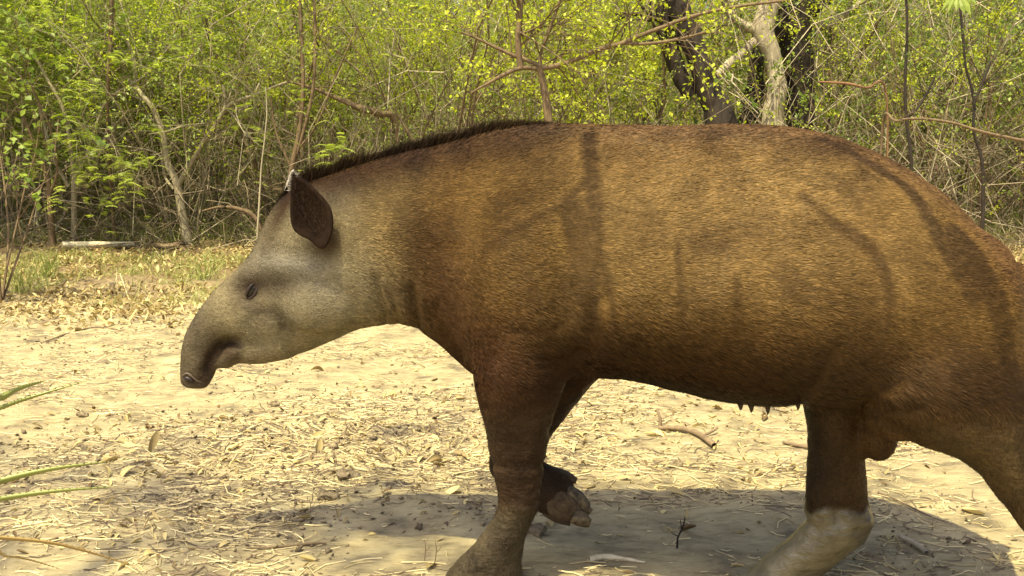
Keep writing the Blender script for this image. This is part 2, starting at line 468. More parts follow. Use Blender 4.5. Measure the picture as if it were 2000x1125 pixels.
# pigment of the coat, with some shade painted in -------------------------------------------------------
BROWN = np.array([.142, .083, .025]); TAUPE = np.array([.29, .242, .140]); DARK = np.array([.050, .026, .012])
def coat_color(V):
    px, py = body_px(V)
    c = np.tile(BROWN, (len(V), 1))
    def lay(w, col):
        nonlocal c
        w = np.clip(w, 0, 1)[:, None]
        c = c * (1 - w) + np.array(col) * w
    def g(x, y, rx, ry, tl=0.0):
        ct, st = math.cos(tl), math.sin(tl)
        dx, dy_ = px - x, py - y
        a = (dx * ct + dy_ * st) / rx; b = (-dx * st + dy_ * ct) / ry
        return np.exp(-0.5 * (a * a + b * b))
    def sm(v, a, b):
        t = np.clip((v - a) / (b - a), 0, 1); return t * t * (3 - 2 * t)
    # golden flank and neck
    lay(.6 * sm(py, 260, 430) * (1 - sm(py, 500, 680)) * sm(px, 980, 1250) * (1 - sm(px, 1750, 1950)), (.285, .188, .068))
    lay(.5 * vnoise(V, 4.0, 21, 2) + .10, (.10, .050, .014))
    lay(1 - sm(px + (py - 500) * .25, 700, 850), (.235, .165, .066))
    lay(1 - sm(px - (py - 560) * .1 , 640, 760), TAUPE)
    lay(.65 * g(640, 575, 90, 60), (.38, .335, .21))
    lay(.6 * g(560, 520, 60, 25, .15), (.27, .255, .20))
    lay(.5 * g(480, 650, 40, 40), (.29, .245, .145))
    # muzzle darker
    lay(.75 * (1 - sm(px + (740 - py) * .35, 400, 500)), (.12, .095, .062))
    lay(.9 * np.exp(-0.5 * (polydist(px, py, [(404, 722), (412, 695), (426, 678), (455, 672)]) / 13) ** 2), (.035, .018, .012))
    lay(.7 * g(452, 700, 20, 18), (.07, .042, .028))
    lay(.7 * g(395, 745, 30, 10), (.08, .05, .04))
    lay(.85 * g(487, 560, 24, 20, -.9), (.06, .035, .025))
    lay(.5 * g(540, 560, 50, 14, 0), (.09, .06, .04))
    lay(.7 * g(552, 630, 12, 18, -.5), (.06, .045, .03))
    lay(.5 * g(505, 605, 30, 8, .2), (.10, .07, .045))
    lay(.5 * g(500, 430, 14, 60, .5), (.08, .055, .03))
    # dark crest
    top = np.interp(px, [350, 500, 576, 645, 720, 800, 880, 960, 1040, 1125, 1500, 1620, 1720, 1820, 1900, 1996],
                    [740, 500, 362, 341, 319, 297, 276, 255, 243, 243, 246, 264, 302, 361, 425, 575])
    crest = np.exp(-0.5 * (np.maximum(py - top, 0) / 26) ** 2) * sm(px, 490, 560) * (1 - .75 * sm(px, 1000, 1200))
    lay(crest * 1.0, DARK)
    lay(.8 * g(630, 478, 22, 18), (.06, .035, .02))
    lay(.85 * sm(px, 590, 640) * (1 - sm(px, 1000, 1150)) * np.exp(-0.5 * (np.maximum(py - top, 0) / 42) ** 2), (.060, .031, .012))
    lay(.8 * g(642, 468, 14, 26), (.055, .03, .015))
    lay(.45 * np.exp(-0.5 * (np.maximum(py - top, 0) / 22) ** 2) * sm(px, 1100, 1250), (.13, .07, .035))
    lay(.75 * g(865, 590, 48, 130, -.25), (.065, .030, .011))  # neck-to-shoulder band: dark coat with cast shadow painted in
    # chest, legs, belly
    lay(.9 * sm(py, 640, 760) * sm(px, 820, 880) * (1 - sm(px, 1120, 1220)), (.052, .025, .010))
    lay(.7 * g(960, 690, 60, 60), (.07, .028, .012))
    lay(.94 * sm(py - (px - 1100) * .10, 545, 715) * sm(px, 1080, 1180), (.045, .021, .007))  # lower flank and belly: naturally dark, underside shade also put into the colour
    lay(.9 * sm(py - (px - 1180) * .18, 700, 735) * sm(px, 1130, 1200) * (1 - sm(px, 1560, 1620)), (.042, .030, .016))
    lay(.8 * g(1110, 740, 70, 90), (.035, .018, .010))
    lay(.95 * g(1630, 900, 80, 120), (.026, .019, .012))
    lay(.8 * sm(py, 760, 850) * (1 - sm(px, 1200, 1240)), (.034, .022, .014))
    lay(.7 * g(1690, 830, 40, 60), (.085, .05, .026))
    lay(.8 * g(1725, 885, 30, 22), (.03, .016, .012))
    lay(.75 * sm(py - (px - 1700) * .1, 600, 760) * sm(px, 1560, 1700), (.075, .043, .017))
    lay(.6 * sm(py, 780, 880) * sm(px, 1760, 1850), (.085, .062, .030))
    lay(.0 * sm(px, 1972, 1992) * sm(py, 520, 600), (.20, .18, .13))
    lay(.7 * sm(py, 975, 1020) * (1 - sm(px, 1020, 1060)), (.085, .070, .044))
    return c, px, py

def mud_mask(V, px, py):
    # wet mud on the far hind shank up to a wavy tide line
    line = np.interp(px, [1480, 1560, 1580, 1610, 1640, 1665, 1700, 1720], [990, 1018, 1002, 986, 988, 998, 999, 1010])
    m = np.clip((py - line + 9 * vnoise(V, 30, 91, 3)) / 9.0, 0, 1) * (px > 1380) * (px < 1760)
    return m

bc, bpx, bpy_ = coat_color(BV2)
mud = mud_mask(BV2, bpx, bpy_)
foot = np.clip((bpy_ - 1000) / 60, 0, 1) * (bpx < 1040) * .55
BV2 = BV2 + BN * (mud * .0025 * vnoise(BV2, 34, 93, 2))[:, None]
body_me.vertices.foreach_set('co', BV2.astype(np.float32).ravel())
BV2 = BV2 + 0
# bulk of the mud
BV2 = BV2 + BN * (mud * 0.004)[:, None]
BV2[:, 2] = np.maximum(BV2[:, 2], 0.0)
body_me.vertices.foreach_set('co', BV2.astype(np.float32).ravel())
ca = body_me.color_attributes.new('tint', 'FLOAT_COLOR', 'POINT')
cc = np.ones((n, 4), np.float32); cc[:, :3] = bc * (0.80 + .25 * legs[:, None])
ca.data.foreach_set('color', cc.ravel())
fa = body_me.attributes.new('mud', 'FLOAT', 'POINT'); fa.data.foreach_set('value', mud.astype(np.float32))
body_me.update()

skin, nt, b = new_mat('tapir_skin')
a = node(nt, 'ShaderNodeAttribute', attribute_name='tint')
tc = node(nt, 'ShaderNodeTexCoord')
mu = node(nt, 'ShaderNodeAttribute', attribute_name='mud')
mp = node(nt, 'ShaderNodeMapping'); mp.inputs['Scale'].default_value = (0.35, 1, 1)
n1 = node(nt, 'ShaderNodeTexNoise', Scale=260.0, Detail=3.0, Roughness=0.6)
n2 = node(nt, 'ShaderNodeTexNoise', Scale=14.0, Detail=5.0, Roughness=0.6)
nt.links.new(tc.outputs['Object'], mp.inputs[0]); nt.links.new(mp.outputs[0], n1.inputs['Vector'])
nt.links.new(tc.outputs['Object'], n2.inputs['Vector'])
rv = ramp(nt, [(0.3, (.62, .60, .58)), (0.7, (1.3, 1.3, 1.3))])
nt.links.new(n1.outputs[0], rv.inputs[0])
mm = node(nt, 'ShaderNodeMix', data_type='RGBA', blend_type='MULTIPLY'); mm.inputs[0].default_value = 1.0
nt.links.new(a.outputs['Color'], mm.inputs[6]); nt.links.new(rv.outputs[0], mm.inputs[7])
rm = ramp(nt, [(0.32, (.09, .074, .042)), (0.66, (.19, .165, .095))])
nt.links.new(n2.outputs[0], rm.inputs[0])
mx = node(nt, 'ShaderNodeMix', data_type='RGBA')
rb = ramp(nt, [(0.32, (.60, .60, .60)), (0.68, (1.35, 1.35, 1.30))]); nt.links.new(n2.outputs[0], rb.inputs[0])
mb = node(nt, 'ShaderNodeMix', data_type='RGBA', blend_type='MULTIPLY'); mb.inputs[0].default_value = 1.0
nt.links.new(mm.outputs[2], mb.inputs[6]); nt.links.new(rb.outputs[0], mb.inputs[7])
nt.links.new(mu.outputs['Fac'], mx.inputs[0]); nt.links.new(mb.outputs[2], mx.inputs[6]); nt.links.new(rm.outputs[0], mx.inputs[7])
nt.links.new(mx.outputs[2], b.inputs['Base Color'])
rr = node(nt, 'ShaderNodeMapRange'); rr.inputs[3].default_value = 0.50; rr.inputs[4].default_value = 0.24
nt.links.new(mu.outputs['Fac'], rr.inputs[0]); nt.links.new(rr.outputs[0], b.inputs['Roughness'])
sv = node(nt, 'ShaderNodeMapRange'); sv.inputs[3].default_value = 0.10; sv.inputs[4].default_value = 0.6
nt.links.new(mu.outputs['Fac'], sv.inputs[0]); nt.links.new(sv.outputs[0], b.inputs['Specular IOR Level'])
bp = node(nt, 'ShaderNodeBump', Strength=0.5, Distance=0.003); bp2 = node(nt, 'ShaderNodeBump', Strength=0.8, Distance=0.007)
n3 = node(nt, 'ShaderNodeTexNoise', Scale=60.0, Detail=4.0)
mw = node(nt, 'ShaderNodeMapping'); mw.inputs['Scale'].default_value = (.7, .7, 1.3); nt.links.new(tc.outputs['Object'], mw.inputs[0]); nt.links.new(mw.outputs[0], n3.inputs['Vector'])
nt.links.new(n1.outputs[0], bp.inputs['Height']); nt.links.new(n3.outputs[0], bp2.inputs['Height'])
nt.links.new(bp.outputs[0], bp2.inputs['Normal']); nt.links.new(bp2.outputs[0], b.inputs['Normal'])
body_me.materials.clear(); body_me.materials.append(skin)

root_loc = np.array([0.15, 2.05, 0.0])
tapir = empty('tapir', root_loc)
tagit(tapir, 'large brown tapir walking left with its far forefoot lifted and one muddy hind leg', 'tapir')
def kid(name, me, parent=None):
    o = meshobj(name, me, parent or tapir)
    if parent is None: o.matrix_parent_inverse = Matrix.Translation(-Vector(root_loc))
    return o
body = kid('body', body_me)

def surf(px, py, far=False):
    """point and normal of the near flank under a photo position"""
    x, y = proj(BV2)
    d = np.hypot(x - px, y - py)
    near = BN[:, 1] < 0
    w = np.where((d < 12) & near)[0]
    if len(w) == 0: w = np.where(near)[0][np.argsort(d[near])[:5]]
    i = w[np.argmin(BV2[w, 1] + d[w] * 0.002)]
    p = at(px, py, BV2[i, 1])
    return p, BN[i]

# coat of hair --------------------------------------------------------------
def hair_tris(P, N, D, L, W, rng, lift=.25):
    """flat slender triangles lying along D on the skin"""
    k = len(P)
    D = D - N * np.sum(D * N, 1, keepdims=True); D = norm(D)
    S = np.cross(N, D)
    tip = P + D * L[:, None] + N * (L * lift)[:, None]
    roll = (rng.random(k) - .5)[:, None] * 1.4
    S2 = norm(S + N * roll)
    a_ = P - S2 * W[:, None] * .5; b_ = P + S2 * W[:, None] * .5
    mid = P + D * (L * .55)[:, None] + N * (L * lift * .75)[:, None]
    V = np.stack([a_, b_, mid + S2 * W[:, None] * .42, tip, mid - S2 * W[:, None] * .42], 1).reshape(-1, 3)
    i = np.arange(k)[:, None] * 5
    Q = np.concatenate([i, i + 1, i + 2, i + 4], 1); T = np.concatenate([i + 4, i + 2, i + 3], 1)
    return V, [Q, T]

body_me.calc_loop_triangles()
nt_ = len(body_me.loop_triangles)
TR = np.empty(nt_ * 3, np.int32); body_me.loop_triangles.foreach_get('vertices', TR); TR = TR.reshape(-1, 3)
tp = BV2[TR]; area = 0.5 * np.linalg.norm(np.cross(tp[:, 1] - tp[:, 0], tp[:, 2] - tp[:, 0]), axis=1)
tn = norm(BN[TR].mean(1))
rng = np.random.default_rng(7)
def groom(NH, near_w=3.0, sel=None):
    w = area * np.where(tn[:, 1] < .15, near_w, 1.0)
    if sel is not None: w = w * sel
    w = w / w.sum()
    ti = rng.choice(nt_, NH, p=w)
    r1 = np.sqrt(rng.random(NH)); r2 = rng.random(NH)
    bw = np.stack([1 - r1, r1 * (1 - r2), r1 * r2], 1)
    P = (tp[ti] * bw[:, :, None]).sum(1); N = norm((BN[TR[ti]] * bw[:, :, None]).sum(1))
    return P, N, ti
NH = 520000
P, N, ti = groom(NH)
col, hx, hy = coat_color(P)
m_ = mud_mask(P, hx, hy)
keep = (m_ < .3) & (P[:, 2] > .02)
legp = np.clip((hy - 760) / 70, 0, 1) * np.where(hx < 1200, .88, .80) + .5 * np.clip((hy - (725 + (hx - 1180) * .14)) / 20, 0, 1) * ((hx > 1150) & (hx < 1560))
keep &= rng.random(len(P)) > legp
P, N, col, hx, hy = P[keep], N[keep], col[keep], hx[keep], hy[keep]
k = len(P)
# direction of growth
D = np.tile([1.0, 0, -.16], (k, 1))
head = np.clip((760 - hx) / 200, 0, 1)
D[:, 2] += head * -.2 + np.clip((hy - 560) / 250, 0, 1) * -.45 * (hx > 850)
D[:, 2] += -.5 * np.exp(-0.5 * ((hx - 560) / 60) ** 2 - 0.5 * ((hy - 440) / 60) ** 2)
legm = np.clip((hy - (760 + .03 * np.maximum(hx - 1100, 0))) / 60, 0, 1) * np.where((hx > 1190) & (hx < 1560), 0, 1)
D[:, 0] = D[:, 0] * (1 - .8 * legm); D[:, 2] -= legm * .9
D[:, 2] += .16 * vnoise(P, 6, 31, 2); D[:, 0] += .1 * vnoise(P, 9, 33)
D[:, 2] += .22 * vnoise(P, 45, 35); D += .13 * (rng.random((k, 3)) - .5)
L = .0075 + .0045 * rng.random(k)
L *= np.where(hx < 700, .55, 1.0) * np.where(hx < 480, .55, 1.0)
L *= 1 + .8 * np.exp(-0.5 * ((hy - (700 + (hx - 1180) * .12)) / 30) ** 2) * (hx > 1130)
L *= np.where(legm > .5, .7, 1.0)
W = np.where(hx < 700, .0007, .00095) * (.7 + .6 * rng.random(k))
clump = vnoise(P * [1, 1, 2.2], 55, 41, 2)
bright = (0.74 + .50 * rng.random(k) ** 2) * (1 + .35 * clump)
bright = np.where(hx < 720, .88 + (bright - .88) * .45, bright)
gold_glint = (rng.random(k) < .17)[:, None]
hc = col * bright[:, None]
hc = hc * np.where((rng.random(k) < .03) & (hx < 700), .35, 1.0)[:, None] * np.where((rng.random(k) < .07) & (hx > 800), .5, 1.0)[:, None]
hc = np.where(gold_glint, hc * np.array([1.55, 1.52, 1.5]), hc)  # golden hairs, brightened so the fur's sparkle is painted into their colour
V, fs = hair_tris(P, N, D, L, W, rng, lift=.16)
hc5 = np.repeat(hc, 5, 0); 
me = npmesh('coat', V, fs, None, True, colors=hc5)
hm, nt, b = new_mat('tapir_hair')
a = node(nt, 'ShaderNodeAttribute', attribute_name='tint')
nt.links.new(a.outputs['Color'], b.inputs['Base Color'])
b.inputs['Roughness'].default_value = 0.5
b.inputs['Specular IOR Level'].default_value = 0.13
me.materials.append(hm)
coat = kid('coat', me); coat['kind'] = 'stuff'

# mane: short erect dark hair from the brow to the withers -------------------
crest = catmull([(497, 492), (508, 458), (532, 410), (576, 364), (645, 340), (720, 318), (800, 296), (880, 275), (960, 254), (1040, 242), (1110, 241)], 40)
k = 26000
ii = rng.random(k) * (len(crest) - 1.001); i0 = ii.astype(int); fr = (ii - i0)[:, None]
cp = crest[i0] * (1 - fr) + crest[i0 + 1] * fr
dyv = rng.normal(0, .012, k)
P = np.array([at(x, y + 5, Yc(x) + d) for (x, y), d in zip(cp, dyv)])
P[:, 2] -= np.abs(dyv) * .35
Lm = np.interp(cp[:, 0], [490, 520, 560, 600, 700, 850, 960, 1040, 1110], [.006, .014, .026, .050, .048, .044, .036, .020, .006]) * (.35 + .75 * rng.random(k))
clm = vnoise(P, 45, 77)
Dm = norm(np.stack([.55 + .5 * clm + .25 * rng.normal(size=k), dyv * 14 + .12 * rng.normal(size=k), 1 + 0 * dyv], 1))
Nn = norm(np.cross(Dm, np.tile([0, 1.0, 0], (k, 1))))
V, fs = hair_tris(P, Nn, Dm, Lm, np.full(k, .0016), rng, lift=.02)
mc = np.array([.045, .028, .014]) * (.6 + 1.0 * rng.random(k)[:, None])
me = npmesh('mane', V, fs, hm, True, colors=np.repeat(mc, 5, 0))
kid('mane', me)['kind'] = 'stuff'

# ears ------------------------------------------------------------------------
def ear(outline, Y, depth, name, mat, rimw=.004):
    o = np.array(outline, float)
    c = o.mean(0)
    oo = catmull(np.vstack([o, o[:1]]), 5)[:-1]
    m = len(oo); R = 9
    V = []
    for r in range(R):
        t = r / (R - 1)
        for q in oo:
            p2 = c + (q - c) * t
            V.append(at(p2[0], p2[1], Y + depth * (1 - t ** 2.2) - .0))
    V = np.array(V)
    i = np.arange(R - 1)[:, None] * m + np.arange(m)[None]; j = np.arange(R - 1)[:, None] * m + (np.arange(m)[None] + 1) % m
    Q = np.stack([i, j, j + m, i + m], -1).reshape(-1, 4)
    me = npmesh(name, V, Q, mat)
    e = kid(name, me)
    s = e.modifiers.new('thickness', 'SOLIDIFY'); s.thickness = .006; s.offset = 1
    return e, V[-m:]
earm, nt, b = new_mat('ear_skin')
tc = node(nt, 'ShaderNodeTexCoord'); ns = node(nt, 'ShaderNodeTexNoise', Scale=60.0, Detail=6.0)
nt.links.new(tc.outputs['Object'], ns.inputs['Vector'])
r = ramp(nt, [(0.3, (.018, .011, .007)), (0.7, (.036, .021, .012))]); nt.links.new(ns.outputs[0], r.inputs[0]); nt.links.new(r.outputs[0], b.inputs['Base Color'])
b.inputs['Roughness'].default_value = .9; b.inputs['Specular IOR Level'].default_value = .12
bp = node(nt, 'ShaderNodeBump', Strength=0.25, Distance=0.002); nt.links.new(ns.outputs[0], bp.inputs['Height']); nt.links.new(bp.outputs[0], b.inputs['Normal'])
whitem, nt, b = new_mat('ear_rim_hair'); b.inputs['Base Color'].default_value = (.62, .56, .45, 1); b.inputs['Roughness'].default_value = .8
ear_near = [(573, 338), (584, 343), (603, 357), (625, 378), (644, 402), (651, 428), (649, 455), (638, 480), (624, 486), (606, 470), (588, 461), (573, 448), (567, 425), (567, 385), (568, 355)]
yn = surf(628, 478)[0][1]
e1, rim1 = ear(ear_near, yn - .040, .020, 'ear', earm)
ear_far = [(563, 345), (572, 336), (590, 345), (610, 365), (625, 400), (620, 440), (600, 460), (575, 455), (560, 425), (554, 385)]
e2, rim2 = ear(ear_far, 2 * Yc(600) - yn + .02, .03, 'ear', earm)
# pale fringe on the tips of the ears
def fringe(rim, k, sel, par, name='ear_rim'):
    cnt = len(rim)
    u = sel[0] + rng.random(k) * (sel[1] - sel[0]); i0 = (u * cnt).astype(int) % cnt; i1 = (i0 + 1) % cnt; f_ = (u * cnt % 1)[:, None]
    P = rim[i0] * (1 - f_) + rim[i1] * f_
    P = P + rng.normal(0, .0012, (k, 3))
    D = norm(np.stack([-.6 + .5 * rng.normal(size=k), .4 * rng.normal(size=k) - .2, .4 + .6 * rng.normal(size=k)], 1))
    Nn = norm(np.cross(D, [0, 1, .2]))
    V, fs = hair_tris(P, Nn, D, .004 + .005 * rng.random(k), np.full(k, .0012), rng, .05)
    me = npmesh(name, V, fs, whitem, True)
    o = kid(name, me); o['kind'] = 'stuff'
    return o
# the far ear's pale rim shows as a thin strip in front of the near one
V, fs = tubes([(catmull([at(x, y, 2 * Yc(600) - yn + .016) for x, y in [(574, 331), (569, 340), (564, 353), (558, 370), (554, 388)]], 4), np.array([.0012, .002, .003, .0035, .0035, .0035, .0035, .003, .003, .003, .003, .0025, .0025, .002, .002, .0015, .001]))], 6)
me = npmesh('ear_rim', V, fs, whitem); kid('ear_rim', me)
fringe(rim1, 500, (-.12, .06), e1)
for e_ in (e1, e2):
    em = e_.data; kk = 5000
    ev = np.empty(len(em.vertices) * 3); em.vertices.foreach_get('co', ev); ev = ev.reshape(-1, 3)
    en_ = np.empty(len(em.vertices) * 3); em.vertices.foreach_get('normal', en_); en_ = en_.reshape(-1, 3)
    vi = rng.integers(0, len(ev), kk); vj = np.minimum(vi + rng.integers(0, 60, kk), len(ev) - 1); tt = rng.random(kk)[:, None]
    Pp = ev[vi] * (1 - tt) + ev[vj] * tt; Nq = norm(en_[vi]); Nq = Nq * np.sign(-Nq[:, 1:2] + 1e-6)
    Pp = Pp + Nq * .0035
    Dd = norm(np.stack([-.25 + .3 * rng.normal(size=kk), 0 * tt[:, 0], .9 + .2 * rng.normal(size=kk)], 1))
    V, fs = hair_tris(Pp, Nq, Dd, .004 + .005 * rng.random(kk), np.full(kk, .0008), rng, .15)
    hcx = np.array([.048, .028, .015]) * (.6 + .5 * rng.random(kk)[:, None])
    kid('ear_hair', npmesh('ear_hair', V, fs, hm, True, colors=np.repeat(hcx, 5, 0)))['kind'] = 'stuff'

# eye --------------------------------------------------------------------------
eyem, nt, b = new_mat('eye'); b.inputs['Base Color'].default_value = (.012, .009, .008, 1); b.inputs['Roughness'].default_value = .12
lidm, nt, b = new_mat('eyelid'); b.inputs['Base Color'].default_value = (.040, .026, .019, 1); b.inputs['Roughness'].default_value = .55
ep, en = surf(492, 567)
def blob(c, r, rot=0.0, seg=20):
    u = np.linspace(0, math.pi, 13)[:, None]; v = np.arange(seg)[None] / seg * 2 * math.pi
    x = np.sin(u) * np.cos(v) * r[0]; z = np.cos(u) * np.ones_like(v) * r[2]; y = np.sin(u) * np.sin(v) * r[1]
    ct, st = math.cos(rot), math.sin(rot)
    V = np.stack([x * ct - z * st, y, x * st + z * ct], -1).reshape(-1, 3) + c
    i = np.arange(12)[:, None] * seg + np.arange(seg)[None]; j = np.arange(12)[:, None] * seg + (np.arange(seg)[None] + 1) % seg
    return V, np.stack([i, i + seg, j + seg, j], -1).reshape(-1, 4)
V, q = blob(ep + np.array([0, .0035, 0]), (.0125, .0095, .019), -.55)
me = npmesh('eye', V, q, eyem); eye = kid('eye', me)
for sx, nm in ((-1, 'eyelid'), (1, 'eyelid')):
    pts = []
    for t in np.linspace(-1, 1, 9):
        lx = sx * .0105 * math.sqrt(max(0, 1 - t * t)) * (1.0 if sx > 0 else .6); lz = t * .021
        ct, st = math.cos(-.55), math.sin(-.55)
        pts.append(ep + np.array([lx * ct - lz * st, -.002 - .005 * (1 - t * t), lx * st + lz * ct]))
    V, q = tubes([(np.array(pts), .0024 * (1.15 - np.linspace(-1, 1, 9) ** 2) + .0008)], 8)
    me = npmesh(nm, V, q, lidm); kid(nm, me)

# nostril
npnt = surf(369, 741)[0]
V, q = blob(npnt, (.0125, .006, .0068), -.35)
nosm, nt, b = new_mat('nostril'); b.inputs['Base Color'].default_value = (.02, .010, .008, 1); b.inputs['Roughness'].default_value = .4
kid('nostril', npmesh('nostril', V, q, nosm))
rimp = [surf(x, y)[0] + [0, dd, 0] for x, y, dd in [(357, 738, .001), (359, 732, 0), (366, 729, -.001), (374, 734, -.001), (384, 743, 0), (395, 747, .001)]]
V, q = tubes([(catmull(rimp, 3), np.concatenate([np.linspace(.001, .0026, 8), np.linspace(.0026, .001, 8)]))], 8)
rimm, nt, b = new_mat('nostril_rim'); b.inputs['Base Color'].default_value = (.17, .13, .095, 1); b.inputs['Roughness'].default_value = .5
kid('nostril_rim', npmesh('nostril_rim', V, q, rimm))

# teats
for x, y, l_ in [(1446, 794, 9), (1467, 796, 13), (1499, 796, 18), (1558, 789, 16)]:
    Yt = Yc(x) - .03
    p0 = at(x, y - 8, Yt); p1 = at(x + 1, y + l_ * .5, Yt); p2 = at(x, y + l_ * .8, Yt)
    V, q = tubes([(np.array([p0, p1, p2]), np.array([.008, .0032, .0008]))], 8)
    kid('teat', npmesh('teat', V, q, lidm))

# hooves -------------------------------------------------------------------------
hoofm, nt, b = new_mat('hoof')
tc = node(nt, 'ShaderNodeTexCoord'); ns = node(nt, 'ShaderNodeTexNoise', Scale=70.0, Detail=5.0)
nt.links.new(tc.outputs['Object'], ns.inputs['Vector'])
r = ramp(nt, [(0.32, (.04, .024, .013)), (0.52, (.11, .08, .04)), (.75, (.23, .18, .095))]); nt.links.new(ns.outputs[0], r.inputs[0]); nt.links.new(r.outputs[0], b.inputs['Base Color'])
bp = node(nt, 'ShaderNodeBump', Strength=0.8, Distance=0.006); nt.links.new(ns.outputs[0], bp.inputs['Height']); nt.links.new(bp.outputs[0], b.inputs['Normal'])
b.inputs['Roughness'].default_value = .6
def hoof(secs, dy, mat):
    V, fs = loft(secs, sides=20, sub=4, dy=dy)
    nn = norm(V - V.mean(0))
    V = V + nn * (.0022 * vnoise(V, 60, 5, 2))[:, None]
    return kid('hoof', npmesh('hoof', V, fs, mat))
padm = bark_mat('sole_pad', (.05, .028, .014), (.20, .135, .065), 55, .7, 1.0, 1.0)
hoofd, nt, b = new_mat('hoof_dark'); b.inputs['Base Color'].default_value = (.075, .045, .025, 1); b.inputs['Roughness'].default_value = .6
hoof([(1062, 915, 1066, 935, .012, 0), (1085, 914, 1085, 942, .018, 0), (1110, 922, 1108, 946, .015, 0), (1128, 934, 1124, 944, .004, 0)], .15, hoofd)   # side toe
hoof([(1085, 932, 1078, 962, .016, 0), (1112, 945, 1100, 985, .020, 0), (1137, 962, 1125, 998, .017, 0), (1154, 985, 1146, 1000, .005, 0)], .155, hoofd)  # outer toe
hoof([(1074, 962, 1066, 990, .014, 0), (1096, 955, 1080, 1012, .024, 0), (1124, 975, 1104, 1016, .022, 0), (1136, 994, 1122, 1020, .010, 0)], .10, padm)
hoof([(1124, 994, 1114, 1020, .012, 0), (1142, 1001, 1131, 1028, .013, 0), (1157, 1014, 1151, 1031, .004, 0)], .085, hoofm)  # sole pad
hoof([(1088, 940, 1080, 965, .014, 0), (1118, 952, 1104, 985, .018, 0), (1142, 972, 1128, 1000, .014, 0), (1158, 996, 1150, 1006, .004, 0)], .115, hoofm)
hoof([(1070, 990, 1060, 1005, .014, 0), (1095, 1003, 1085, 1020, .016, 0), (1118, 1012, 1112, 1026, .012, 0)], .12, hoofd)
for hx0, dd in [(868, -.155), (895, -.115), (905, -.075)]:
    hoof([(hx0 + 55, 1120, hx0 + 55, 1158, .018, 0), (hx0 + 20, 1128, hx0 + 18, 1166, .022, 0), (hx0 - 8, 1150, hx0 - 10, 1168, .012, 0)], dd, hoofd)
for hx0, dd in [(1425, -.01), (1430, .03), (1438, .06)]:
    hoof([(hx0 + 45, 1140, hx0 + 45, 1160, .016, 0), (hx0 + 10, 1148, hx0 + 8, 1164, .020, 0), (hx0 - 14, 1156, hx0 - 15, 1166, .010, 0)], dd, hoofd)
# ================================================================== THICKET
R_ = np.random.default_rng
def grow(rng, p, d, L, r, depth, lines, tips, wob=.25, up=.05, kids=4, spread=.8, ratio=.62, npt=6):
    pts = [p]; rad = [r]; d = norm(d)
    for s in range(npt - 1):
        d = norm(d + rng.normal(0, wob, 3) + np.array([0, 0, up]))
        p = p + d * L / (npt - 1)
        pts.append(p); rad.append(r * (1 - .62 * (s + 1) / (npt - 1)))
    pts = np.array(pts); lines.append((pts, np.array(rad), depth))
    if depth == 0:
        tips.append((pts, d)); return
    nk = kids + int(rng.integers(0, 2))
    for k in range(nk):
        t = .25 + .75 * (k + rng.random()) / nk
        i = min(int(t * (npt - 1)), npt - 2); f = t * (npt - 1) - i
        f = min(f, 1.0)
        q = pts[i] * (1 - f) + pts[i + 1] * f
        dd = norm(pts[i + 1] - pts[i])
        side = rng.normal(0, 1, 3); side -= dd * side.dot(dd)
        grow(rng, q, dd + norm(side) * spread * (.6 + .8 * rng.random()), L * ratio * (.7 + .6 * rng.random()), r * (1 - .55 * t) * .62,
             depth - 1, lines, tips, wob, up, kids, spread, ratio, max(4, npt - 1))

def leaves_mesh(P, D, size, rng, aspect=.5, droop=.3, flat=.5):
    k = len(P)
    D = norm(D + rng.normal(0, .45, (k, 3)) - np.array([0, 0, droop]))
    Nn = rng.normal(0, 1, (k, 3)); Nn[:, 2] = np.abs(Nn[:, 2]) + flat * 2; Nn = Nn - D * np.sum(Nn * D, 1, keepdims=True); Nn = norm(Nn)
    S = np.cross(D, Nn)
    s = (size * (.6 + .7 * rng.random(k)))[:, None] if np.isscalar(size) else size[:, None]
    a = P; b_ = P + D * s * .5 + S * s * aspect * .5 + Nn * s * .08; c = P + D * s; e = P + D * s * .5 - S * s * aspect * .5 + Nn * s * .08
    V = np.stack([a, b_, c, e], 1).reshape(-1, 3)
    Q = (np.arange(k)[:, None] * 4 + np.arange(4)[None])
    T = np.concatenate([Q[:, [0, 1, 2]], Q[:, [0, 2, 3]]])
    rnd = np.repeat(rng.random(k), 4)
    return V, T, rnd

def lines_mesh(lines, name, mat, s0=6):
    big = [(p, r) for p, r, dp in lines if r[0] > .012]; small = [(p, r) for p, r, dp in lines if r[0] <= .012]
    Vs, Fs, off = [], [], 0
    for grp, sd in ((big, s0), (small, 3)):
        if grp:
            V, q = tubes(grp, sd); Vs.append(V); Fs.append(q + off); off += len(V)
    V = np.concatenate(Vs)
    return npmesh(name, V, Fs, mat)

def along(tips, rng, per, jit=.02):
    P = []; D = []
    for pts, d in tips:
        t = rng.random(per) * (len(pts) - 1.001); i = t.astype(int); f = (t - i)[:, None]
        q = pts[i] * (1 - f) + pts[i + 1] * f
        dd = norm(pts[i + 1] - pts[i]); sd = norm(rng.normal(0, 1, (per, 3)))
        P.append(q + rng.normal(0, jit, (per, 3))); D.append(dd * .5 + sd)
    return np.concatenate(P), np.concatenate(D)

